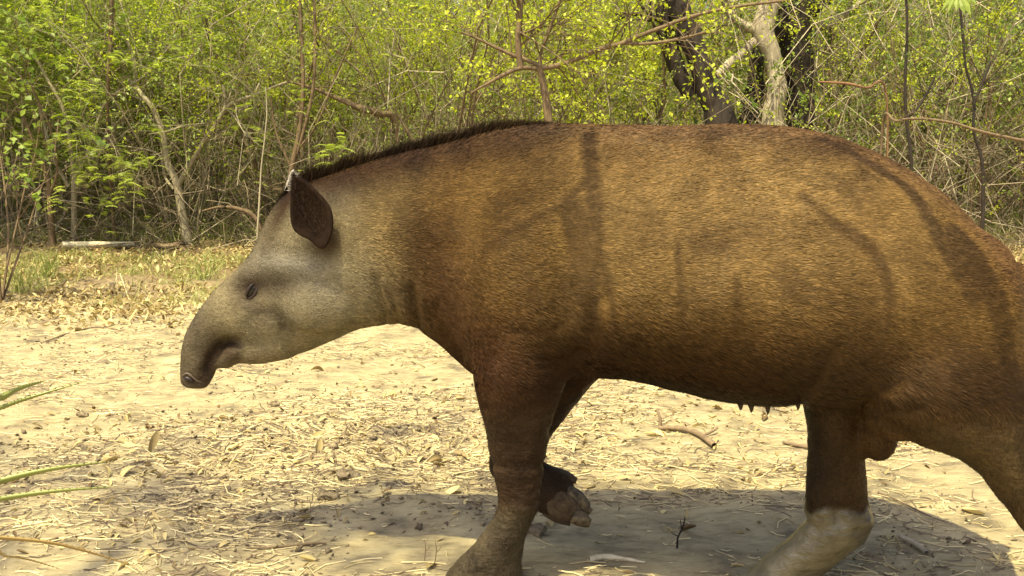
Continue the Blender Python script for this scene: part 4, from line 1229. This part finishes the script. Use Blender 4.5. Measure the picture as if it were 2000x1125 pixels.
def scatter(protos, X, Y, S, rng, tilt=.25, lift=.0):
    Vs = []; Fs = []; rn = []; off = 0
    z0 = ground_z(X, Y)
    which = rng.integers(0, len(protos), len(X))
    for w, (pv, pq) in enumerate(protos):
        idx = np.where(which == w)[0]; k = len(idx)
        if k == 0: continue
        a = rng.random(k) * 6.283; tx = rng.normal(0, tilt, k); ty = rng.normal(0, tilt, k)
        ca, sa = np.cos(a), np.sin(a)
        P = pv[None] * S[idx][:, None, None]
        z = P[:, :, 2] + P[:, :, 0] * tx[:, None] + P[:, :, 1] * ty[:, None]
        z = z - z.min(1, keepdims=True)
        x = P[:, :, 0] * ca[:, None] - P[:, :, 1] * sa[:, None]; y = P[:, :, 0] * sa[:, None] + P[:, :, 1] * ca[:, None]
        V = np.stack([x + X[idx][:, None], y + Y[idx][:, None], z + z0[idx][:, None] + lift], -1)
        m = pv.shape[0]
        Vs.append(V.reshape(-1, 3)); Fs.append((pq[None] + (np.arange(k) * m)[:, None, None]).reshape(-1, pq.shape[1]) + off); off += k * m
        rn.append(np.repeat(rng.random(k), m))
    return np.concatenate(Vs), np.concatenate(Fs), np.concatenate(rn)

# deep litter along the thicket's foot, thinning towards the camera
k = 60000
Y = 5.0 + rng.random(k) * 4.6; X = (rng.random(k) - .5) * 2 * (Y * .55 + .3)
den = np.clip((Y - 5.0) / 1.5, .03, 1) * (.55 + vnoise(np.stack([X, Y, 0 * X], 1), 1.4, 71, 2))
kp = rng.random(k) < den * 1.2
V, f, r = scatter(protos, X[kp], Y[kp], .016 + .036 * rng.random(kp.sum()), rng, .45)
tagit(meshobj('leaf_litter', npmesh('leaf_litter', V, f, dryleaf_m, True, floats={'rnd': r})), 'deep litter of dry yellow leaves along the edge of the clearing', 'leaf litter', kind='stuff')
# sparse litter and chaff over the bare mud
k = 20000
Y = 1.35 + rng.random(k) ** 1.1 * 4.8; X = (rng.random(k) - .5) * 2 * (Y * .56 + .2)
nn = vnoise(np.stack([X, Y, 0 * X], 1), 2.2, 73, 3)
patch = np.exp(-0.5 * ((X + .62) / .55) ** 2 - 0.5 * ((Y - 3.0) / .25) ** 2) + .8 * np.exp(-0.5 * ((X - .75) / .8) ** 2 - 0.5 * ((Y - 3.6) / .45) ** 2)
kp = rng.random(k) < (.03 + 1.3 * np.clip(nn - .12, 0, 1) + patch)
V, f, r = scatter(protos, X[kp], Y[kp], .006 + .022 * rng.random(kp.sum()) ** 1.9, rng, .4)
tagit(meshobj('leaf_fragments', npmesh('leaf_fragments', V, f, dryleaf_m, True, floats={'rnd': r})), 'small broken bits of dry leaf scattered over the pale mud', 'leaf litter', kind='stuff')
# straws and chaff
def straws(k, ymin, ymax, Lmin, Lmax, wid, seed, power=1.0, thr=.35):
    rng = R_(seed)
    Y = ymin + rng.random(k) ** power * (ymax - ymin); X = (rng.random(k) - .5) * 2 * (Y * .56 + .2)
    nn = vnoise(np.stack([X, Y, 0 * X], 1), 2.6, 79, 3)
    kp = rng.random(k) < (thr + np.clip(nn, -.3, 1) + 1.0 * np.exp(-0.5 * ((X + .55) / .5) ** 2 - 0.5 * ((Y - 2.95) / .22) ** 2)); X, Y = X[kp], Y[kp]; k = len(X)
    L = Lmin + (Lmax - Lmin) * rng.random(k) ** 3.2
    a = rng.normal(0, .75, k); bend = rng.normal(0, .16, k)
    dx, dy = np.cos(a), np.sin(a)
    pts = []
    for t in (-.5, 0, .5):
        off_ = bend * L * (1 - (2 * t) ** 2)
        x = X + dx * L * t - dy * off_; y = Y + dy * L * t + dx * off_
        pts.append(np.stack([x, y, ground_z(x, y) + .002 + np.abs(t) * rng.random(k) * .25 * L * (rng.random(k) < .25)], 1))
    W = wid * (.5 + rng.random(k))
    S = np.stack([-dy, dx, 0 * dx], 1)
    top = np.array([0, 0, 1.0])
    V = []
    for p in pts:
        V += [p - S * W[:, None] * .5, p + top * W[:, None] * .6, p + S * W[:, None] * .5]
    V = np.stack(V, 1).reshape(-1, 3)
    i = np.arange(k)[:, None] * 9
    Q = []
    for s in (0, 3):
        for u in (0, 1):
            Q.append(np.concatenate([i + s + u, i + s + u + 1, i + s + u + 4, i + s + u + 3], 1))
    return V, np.concatenate(Q), np.repeat(rng.random(k), 9)
V, f, r = straws(42000, 1.3, 6.5, .010, .11, .0026, 41, 1.15)
tagit(meshobj('straw_litter', npmesh('straw_litter', V, f, straw_m, False, floats={'rnd': r})), 'thin dry straws strewn over the pale mud', 'straw', kind='stuff')
V, f, r = straws(60000, 1.3, 6.5, .006, .10, .0024, 43, 1.15, .20)
tagit(meshobj('twig_litter', npmesh('twig_litter', V, f, tint_mat('twig_dark', (.06, .04, .025), (.22, .16, .10)), False, floats={'rnd': r})), 'fine dark twigs and rootlets strewn over the pale mud', 'twigs', kind='stuff')
# crumbs of earth
k = 12000
Y = 1.35 + rng.random(k) * 4.5; X = (rng.random(k) - .5) * 2 * (Y * .56 + .2)
nn = vnoise(np.stack([X, Y, 0 * X], 1), 1.9, 83, 3) + 1.2 * np.exp(-0.5 * ((X + .5) / .45) ** 2 - 0.5 * ((Y - 3.0) / .3) ** 2)
kp = nn > .12
oc = np.array([[1, 0, 0], [-1, 0, 0], [0, 1, 0], [0, -1, 0], [0, 0, .7], [0, 0, -.5]], float)
of = np.array([[0, 2, 4], [2, 1, 4], [1, 3, 4], [3, 0, 4], [2, 0, 5], [1, 2, 5], [3, 1, 5], [0, 3, 5]])
cl = [(oc * (1 + .4 * rng.normal(size=(6, 1))), of) for _ in range(6)]
V, f, r = scatter(cl, X[kp], Y[kp], .002 + .007 * rng.random(kp.sum()) ** 3.5 + .006 * rng.random(kp.sum()) * (np.hypot((X[kp] + .45) / .5, (Y[kp] - 3.0) / .25) < 1) * (rng.random(kp.sum()) < .35), rng, .3)
tagit(meshobj('earth_crumbs', npmesh('earth_crumbs', V, f, tint_mat('crumb', (.09, .062, .036), (.28, .22, .135), .95), True, floats={'rnd': r})), 'small crumbs of earth scattered on the mud', 'earth', kind='stuff')

# larger dry leaves lying one by one on the mud
lg = [npmesh('dry_leaf', pv, pq, dryleaf_m, True, floats={'rnd': np.full(len(pv), rr)}) for (pv, pq), rr in zip(protos, rng.random(14))]
for i in range(170):
    Yv = 1.7 + rng.random() ** .9 * 3.6; Xv = (rng.random() - .5) * 2 * Yv * .52
    if i % 3 == 0: Xv = -.62 + rng.normal(0, .5); Yv = 3.0 + rng.normal(0, .25)
    if i % 3 == 1: Xv = .6 + rng.normal(0, .7); Yv = 3.5 + rng.normal(0, .5)
    o = meshobj('dry_leaf', lg[int(rng.integers(0, 14))], None, (Xv, Yv, float(ground_z(np.array([Xv]), np.array([Yv]))[0]) + .002))
    s = .022 + .036 * rng.random(); o.scale = (s, s, s); o.rotation_euler = (rng.normal(0, .3), rng.normal(0, .25), rng.random() * 6.28)
    lx, ly = proj(np.array([Xv, Yv, 0.0])); rr = 'sunlit mud' if ly < 960 else 'near mud'
    wh = 'at the left edge' if lx < 220 else ('left of the muzzle' if lx < 350 else ('below the muzzle' if lx < 520 else ('below the throat' if lx < 800 else ('before the near foreleg' if lx < 960 else ('behind the forelegs' if lx < 1300 else ('under the hind belly' if lx < 1580 else ('behind the muddy leg' if lx < 1800 else 'at the right edge')))))))
    dd = 'far out' if ly < 760 else ('halfway out' if ly < 860 else 'close in')
    tagit(o, ('large' if s > .048 else ('small' if s < .032 else 'middling')) + ' curled dry leaf ' + dd + ' on the ' + rr + ', ' + wh, 'leaf', 'dry leaves lying on the mud')
for px, py, s, rx, lb in [(297, 868, .085, 1.2, 'dry yellow leaf standing on edge in the churned patch'), (318, 885, .07, .5, 'brown curled leaf beside the upright yellow one'),
                          (205, 915, .05, .8, 'dark curled leaf at the tip of the upper spiny blade'), (620, 870, .06, .9, 'small dark brown leaf poking up at the right of the churned patch'),
                          (1900, 990, .06, .2, 'pale leaf on the shaded mud near the near hind leg')]:
    g = on_ground(px, py + 14)
    o = meshobj('dry_leaf', lg[int(rng.integers(0, 14))], None, (g[0], g[1], float(ground_z(g[:1], g[1:2])[0]) + s * .25 * rx))
    o.scale = (s, s, s); o.rotation_euler = (rx, -.9 if rx > .6 else 0, rng.random() * 3); tagit(o, lb, 'leaf')

# fallen sticks picked out one by one
def stick(name, label, pts, wpx, mat, cat='stick', lift=.008, amp=.003, forks=(), sides=8):
    P = []
    for q in pts:
        g = on_ground(q[0], q[1]); z = float(ground_z(g[:1], g[1:2])[0])
        if len(q) > 2: g = on_ground(q[0], q[1] + q[2]); p = at(q[0], q[1], g[1]); P.append(p)
        else: P.append(np.array([g[0], g[1], z + lift]))
    P = np.array(P); c = catmull(P, 5); m = len(c)
    rad = np.interp(np.linspace(0, 1, m), np.linspace(0, 1, len(wpx)), wpx) * c[:, 1] / F / 2
    base = c[0].copy()
    V, q = tubes([(c, rad)], sides); V = lump(V, amp, 24, 3)
    o = meshobj(name, npmesh(name, V - base, q, mat), None, base)
    tagit(o, label, cat)
    for fp, fw in forks:
        P = []
        for qq in fp:
            g = on_ground(qq[0], qq[1] + (qq[2] if len(qq) > 2 else 0)); P.append(at(qq[0], qq[1], g[1]) if len(qq) > 2 else np.array([g[0], g[1], float(ground_z(g[:1], g[1:2])[0]) + lift]))
        c = catmull(np.array(P), 4); rad = np.interp(np.linspace(0, 1, len(c)), [0, 1], fw) * c[:, 1] / F / 2
        V, q = tubes([(c, rad)], 6)
        meshobj('side_twig', npmesh('side_twig', V - base, q, mat), o)
    return o
pale_dead = bark_mat('pale_dead_wood', (.42, .37, .25), (.68, .62, .46), 30)
brown_dead = bark_mat('brown_dead_wood', (.12, .08, .045), (.27, .20, .12), 30)
stick('fallen_pale_log', 'straight pale fallen log lying at the foot of the thicket on the left', [(122, 490), (180, 489), (262, 488)], [13, 14, 10], pale_dead, 'log', .05)
stick('fallen_log', 'rotting brown log half buried near the forked sapling\'s foot', [(292, 484), (340, 478), (395, 465), (440, 458)], [8, 14, 13, 7], brown_dead, 'log', .03, .01)
stick('crooked_stick', 'crooked grey-brown stick lying on the mud under the tapir\'s belly', [(1286, 842), (1320, 843), (1350, 848), (1375, 862), (1396, 878)], [8, 11, 12, 12, 13], brown_dead, 'stick', .012, .004,
      [([(1288, 841), (1290, 820, 20), (1283, 800, 38)], (9, 5)), ([(1372, 858), (1392, 842, 8), (1402, 835, 12)], (6, 4))])
stick('short_stick', 'short dark stick touching the far hind leg behind it', [(1530, 868), (1550, 873), (1585, 880)], [7, 8, 7], brown_dead, 'stick')
stick('thin_stick', 'long thin dark stick on the shaded mud below the tapir\'s chin', [(480, 1075), (540, 1072), (600, 1066), (638, 1064)], [3, 5, 6, 5], brown_dead, 'stick', .005, .001)
stick('upright_twig', 'small forked dead twig standing up from the shaded mud between the legs', [(1322, 1074), (1324, 1050, 24), (1334, 1030, 44), (1338, 1010, 64)], [5, 4, 4, 2], bark_dark, 'twig', .004, .001,
      [([(1331, 1034, 42), (1329, 1015, 60)], (3, 1.5)), ([(1326, 1048, 28), (1312, 1042, 36)], (3, 1.5))])
stick('branching_twig', 'dead branching twig in the leaf patch right of the far hind leg', [(1715, 965), (1760, 985), (1800, 1005), (1860, 1030)], [5, 4, 4, 2], brown_dead, 'twig', .006, .002,
      [([(1760, 985), (1790, 980), (1830, 985)], (3, 1.5))])
stick('grey_stick', 'pale grey stick at the bottom right behind the muddy leg', [(1755, 1055), (1790, 1072), (1810, 1088)], [9, 11, 9], bark_grey, 'stick', .01)
stick('bark_strip', 'pale bark strip on the shaded mud at the bottom edge beside the forefoot', [(1150, 1098), (1190, 1092), (1260, 1102)], [14, 12, 5], pale_dead, 'bark', .004, .004)
stick('curved_straw', 'long thin curved straw on the sunlit mud left of the tapir\'s muzzle', [(90, 668), (140, 650), (190, 640), (230, 645)], [3, 3, 3, 2], brown_dead, 'straw', .004, .0005)
clod_m = bark_mat('dried_mud_clod', (.15, .11, .065), (.36, .29, .18), 60, .95, .9, 1.0)
for px, py, r_, lb in [(640, 965, .026, 'dark lump of earth in the churned patch left of the forefoot'), (680, 925, .032, 'grey-brown clod at the right end of the churned patch'),
                       (1322, 902, .022, 'small flat brown stone on the mud under the belly'), (1048, 1035, .03, 'small brown clod beside the near forefoot'), (160, 805, .02, 'small pale lump on the mud at the left'), (535, 785, .022, 'small tan lump of earth on the mud below the tapir\'s muzzle')]:
    g = on_ground(px, py + 8)
    V, q = blob(np.zeros(3), (r_, r_ * .8, r_ * .5)); V = lump(V, r_ * .55, 1.3 / r_, int(px)); V = lump(V, r_ * .3, 4.0 / r_, int(px) + 5)
    o = meshobj('earth_clod', npmesh('earth_clod', V, q, clod_m), None, (g[0], g[1], float(ground_z(g[:1], g[1:2])[0]) + r_ * .2))
    tagit(o, lb, 'clod' if 'stone' not in lb else 'stone')
# seedlings and stalks on the mud
for px, py, h, lb in [(605, 1010, .05, 'tiny upright dry stalk on the mud below the tapir\'s muzzle'), (829, 1098, .055, 'dry grass stalk left of the near forefoot'),
                      (850, 1098, .05, 'second dry stalk, closest to the near forefoot'), (1700, 905, .04, 'tiny dry seedling behind the muddy hind leg')]:
    g = on_ground(px, py); g[2] = float(ground_z(g[:1], g[1:2])[0])
    V, q = tubes([(np.array([[0, 0, 0], [.003, 0, h * .6], [.001, .002, h]]), np.array([.0012, .001, .0005]))], 5)
    V2, q2 = tubes([(np.array([[.002, 0, h * .45], [.010, 0, h * .6], [.014, 0, h * .75]]), np.array([.001, .0008, .0004]))], 5)
    tagit(meshobj('dry_stalk', npmesh('dry_stalk', np.vstack([V, V2]), np.vstack([q, q2 + len(V)]), straw_m and brown_dead), None, g), lb, 'stalk')

# ------------------------------------------------------------------ spiny plant close to the camera, left
spm, nt, b = new_mat('spiny_leaf')
tc = node(nt, 'ShaderNodeTexCoord'); ns = node(nt, 'ShaderNodeTexNoise', Scale=14.0, Detail=4.0); nt.links.new(tc.outputs['Object'], ns.inputs['Vector'])
r = ramp(nt, [(0.3, (.17, .20, .045)), (0.7, (.28, .31, .09))]); nt.links.new(ns.outputs[0], r.inputs[0]); nt.links.new(r.outputs[0], b.inputs['Base Color']); b.inputs['Roughness'].default_value = .45
spd, nt, b = new_mat('spiny_leaf_dry')
r = ramp(nt, [(0.3, (.26, .17, .06)), (0.7, (.42, .31, .12))]); tc = node(nt, 'ShaderNodeTexCoord'); ns = node(nt, 'ShaderNodeTexNoise', Scale=14.0); nt.links.new(tc.outputs['Object'], ns.inputs['Vector']); nt.links.new(ns.outputs[0], r.inputs[0]); nt.links.new(r.outputs[0], b.inputs['Base Color']); b.inputs['Roughness'].default_value = .6
pbase = np.array([-.80, .92, 0.0])
sp = empty('spiny_ground_plant', pbase); tagit(sp, 'spiny plant at the lower left edge with long narrow toothed blades reaching in', 'plant')
for pts, w, mt in [
    ([(-180, 1040), (-90, 975), (0, 940), (100, 916), (206, 902)], 17, spm), ([(-180, 1080), (-90, 1000), (0, 975), (110, 959), (220, 951)], 15, spm),
    ([(-180, 930), (-80, 830), (0, 797), (60, 776), (168, 744)], 11, spm), ([(-180, 900), (-80, 800), (0, 777), (40, 758), (86, 744)], 19, spm),
    ([(-180, 1080), (-90, 1050), (0, 1050), (100, 1060), (180, 1080), (264, 1106)], 12, spd), ([(-150, 1090), (-60, 1080), (10, 1086), (60, 1094), (120, 1112)], 7, spd)]:
    Y0 = .95
    P = [pbase + [rng.normal(0, .01), rng.normal(0, .01), .02]] + [at(x, y, Y0 + .02 * i) for i, (x, y) in enumerate(pts)]
    P[1] = P[1] * .6 + P[0] * .4
    c = catmull(np.array(P), 7); m = len(c)
    t = np.linspace(0, 1, m); half = w / F * Y0 / 2 * np.clip(1.15 - t ** 2.5 * 1.05, .08, 1) 
    half = half * 1.35; T = norm(np.gradient(c, axis=0)); S = norm(np.cross(T, [0, .9, .45])); Nn = np.cross(S, T)
    V = np.stack([c - S * half[:, None], c - Nn * half[:, None] * .35, c + S * half[:, None], c + Nn * half[:, None] * .1], 1).reshape(-1, 3)
    i = np.arange(m - 1)[:, None] * 4 + np.arange(4)[None]; j = np.arange(m - 1)[:, None] * 4 + (np.arange(4)[None] + 1) % 4
    Q = np.stack([i, j, j + 4, i + 4], -1).reshape(-1, 4)
    lf = meshobj('blade', npmesh('blade', V - pbase, Q, mt, True), sp)
    # marginal teeth
    sp_t = np.linspace(.15, .97, 34); ct = np.stack([np.interp(sp_t, t, c[:, a]) for a in range(3)], 1); St = np.stack([np.interp(sp_t, t, S[:, a]) for a in range(3)], 1); Tt = np.stack([np.interp(sp_t, t, T[:, a]) for a in range(3)], 1); ht = np.interp(sp_t, t, half)
    out = []
    for sg in (-1, 1):
        e = ct + St * (ht * sg)[:, None]
        out.append(np.stack([e - Tt * .0012, e + Tt * .0012, e + St * sg * .0009 + Tt * .0009], 1))
    V = np.concatenate(out).reshape(-1, 3)
    meshobj('teeth', npmesh('teeth', V - pbase, np.arange(len(V)).reshape(-1, 3), mt, False), lf)['kind'] = 'stuff'

# twig with hanging leaflets near the camera, top right
tb = at(1860, -160, 2.6)
hb = empty('hanging_leaf_spray', tb); tagit(hb, 'bright green leaflets hanging into the frame at the top right', 'branch')
V, q = tubes([(np.array([[.5, .2, .5], [.2, .1, .2], [0, 0, 0], at(1866, -40, 2.6) - tb, at(1866, -8, 2.6) - tb]), np.array([.007, .005, .004, .003, .002]))], 6)
meshobj('stem', npmesh('stem', V, q, bark_brown), hb)
for x0, y0, x1, y1 in [(1866, -10, 1838, 22), (1868, -10, 1850, 26), (1870, -8, 1868, 22), (1874, -8, 1884, 28), (1878, -10, 1896, 30), (1882, -12, 1908, 10), (1866, -40, 1830, -10), (1866, -60, 1906, -30)]:
    a_ = at(x0, y0, 2.6) - tb; b_ = at(x1, y1, 2.58) - tb; s = norm(np.cross(b_ - a_, [0, 1, .3])) * .009
    m_ = a_ * .45 + b_ * .55
    V = np.array([a_, m_ + s, b_, m_ - s, m_ + [0, -.004, 0]])
    meshobj('leaf', npmesh('leaf', V, np.array([[0, 1, 4], [1, 2, 4], [2, 3, 4], [3, 0, 4]]), leaf_mid, False, floats={'rnd': np.full(5, .9)}), hb)
# ================================================================== TREES BEHIND THE CAMERA (they dapple the animal)
def up_sun(p, y):
    """the point at depth y from which the sun throws a shadow on p"""
    t = (p[1] - y) / -SUN[1]
    return p + SUN * t
def flank(px, py):
    return surf(px, py)[0]
def shade_tree(name, label, main, Yd, base, seed, mat, clumps, per=26, csize=.34):
    rng = R_(seed)
    root = empty(name, base); tagit(root, label, 'tree')
    base = np.array(base)
    for i, (pts, rads) in enumerate(main):
        P = [up_sun(flank(*q), Yd) for q in pts]
        if i == 0:
            P = P[::1]
            low = P[-1]
            P = P + [low * [.4, .4, .72] + base * .6 * [1, 1, 0], base + [0, 0, .6], base]
            rads = list(rads) + [rads[-1] * 1.8, rads[-1] * 2.8, rads[-1] * 3.6]
        c = catmull(np.column_stack([P, rads]), 6)
        V, q = tubes([(c[:, :3], c[:, 3])], 10)
        meshobj('trunk' if i == 0 else 'branch', npmesh('trunk' if i == 0 else 'branch', lump(V, .006, 6, seed) - base, q, mat), root)
    lines, tips = [], []
    for (px, py, n_, sp) in clumps:
        c0 = up_sun(at(px, py, Yc(px) - .2), -.5 + rng.normal(0, .2))
        for _ in range(n_):
            p = c0 + rng.normal(0, sp, 3)
            grow(rng, p, rng.normal(0, 1, 3), .5, .006, 1, lines, tips, .2, 0, 3, .9, .6, 5)
    meshobj('twigs', lines_mesh([(p - base, r, d) for p, r, d in lines], 'twigs', mat, 4), root)['kind'] = 'stuff'
    P, D = along(tips, rng, per, .03)
    V, T, r = leaves_mesh(P, D, .045, rng, .6)
    meshobj('foliage', npmesh('foliage', V - base, T, leaf_mid, False, floats={'rnd': r}), root)
    return root
shade_tree('overhanging_tree', 'tree behind the viewer whose trunk shadow falls down the middle of the tapir\'s flank',
           [([(1150, 262), (1160, 400), (1162, 520), (1158, 640)], [.016, .017, .018, .019]),
            ([(1162, 330), (1100, 400), (1040, 430), (960, 480)], [.006, .007, .006, .005]),
            ([(1322, 480), (1330, 590), (1338, 720)], [.005, .008, .006]), ([(1440, 540), (1436, 620), (1445, 720)], [.005, .008, .006]),
            ([(1164, 470), (1190, 560), (1205, 660)], [.006, .006, .005])],
           1.2, (.05, -1.5, 0), 51, bark_brown, [(900, 330, 2, .07), (850, 470, 9, .06), (885, 610, 9, .07), (1090, 560, 2, .07), (1000, 720, 3, .10), (1300, 700, 2, .10), (600, 290, 1, .06)], 9)
shade_tree('overhanging_sapling', 'sapling behind the viewer whose bent stem throws the curved shadow on the tapir\'s rump',
           [([(1600, 262), (1690, 305), (1780, 375), (1840, 470), (1900, 570), (1965, 660)], [.012, .014, .016, .019, .021, .023]),
            ([(1565, 385), (1640, 440), (1705, 490), (1735, 560), (1732, 660)], [.006, .009, .011, .010, .007])],
           1.15, (1.3, -1.3, 0), 52, bark_brown, [(1560, 320, 2, .07), (1400, 660, 2, .08), (1680, 520, 2, .06), (1970, 740, 4, .10), (1500, 700, 1, .10), (1650, 680, 1, .1)], 9)
# crown over the camera shading the mud at the lower left
rng = R_(53)
b0 = np.array([-1.9, -1.6, 0.0])
root = empty('canopy_tree', b0); tagit(root, 'tree behind the viewer whose crown dapples the mud at the lower left', 'tree')
lines, tips = [], []
top = up_sun(on_ground(250, 1060), -1.2)
V, q = tubes([(catmull([b0, b0 + [.1, .1, 1.8], (b0 + top) / 2 + [0, 0, .9], top], 5), np.linspace(.09, .03, 16))], 10)
meshobj('trunk', npmesh('trunk', V - b0, q, bark_grey), root)
for px, py, n_ in [(60, 970, 4), (200, 1050, 4), (380, 1070, 3), (560, 1070, 3), (120, 1090, 4), (620, 950, 3), (300, 890, 2), (0, 900, 2), (450, 1000, 3), (260, 970, 3), (760, 1060, 1)]:
    c0 = up_sun(on_ground(px, py), -.9 + rng.normal(0, .2))
    for _ in range(n_):
        grow(rng, c0 + rng.normal(0, .16, 3), rng.normal(0, 1, 3), .5, .006, 1, lines, tips, .2, 0, 3, .9, .6, 5)
meshobj('twigs', lines_mesh([(p - b0, r, d) for p, r, d in lines], 'twigs', bark_brown, 4), root)['kind'] = 'stuff'
P, D = along(tips, rng, 16, .03); V, T, r = leaves_mesh(P, D, .05, rng, .6)
meshobj('foliage', npmesh('foliage', V - b0, T, leaf_mid, False, floats={'rnd': r}), root)
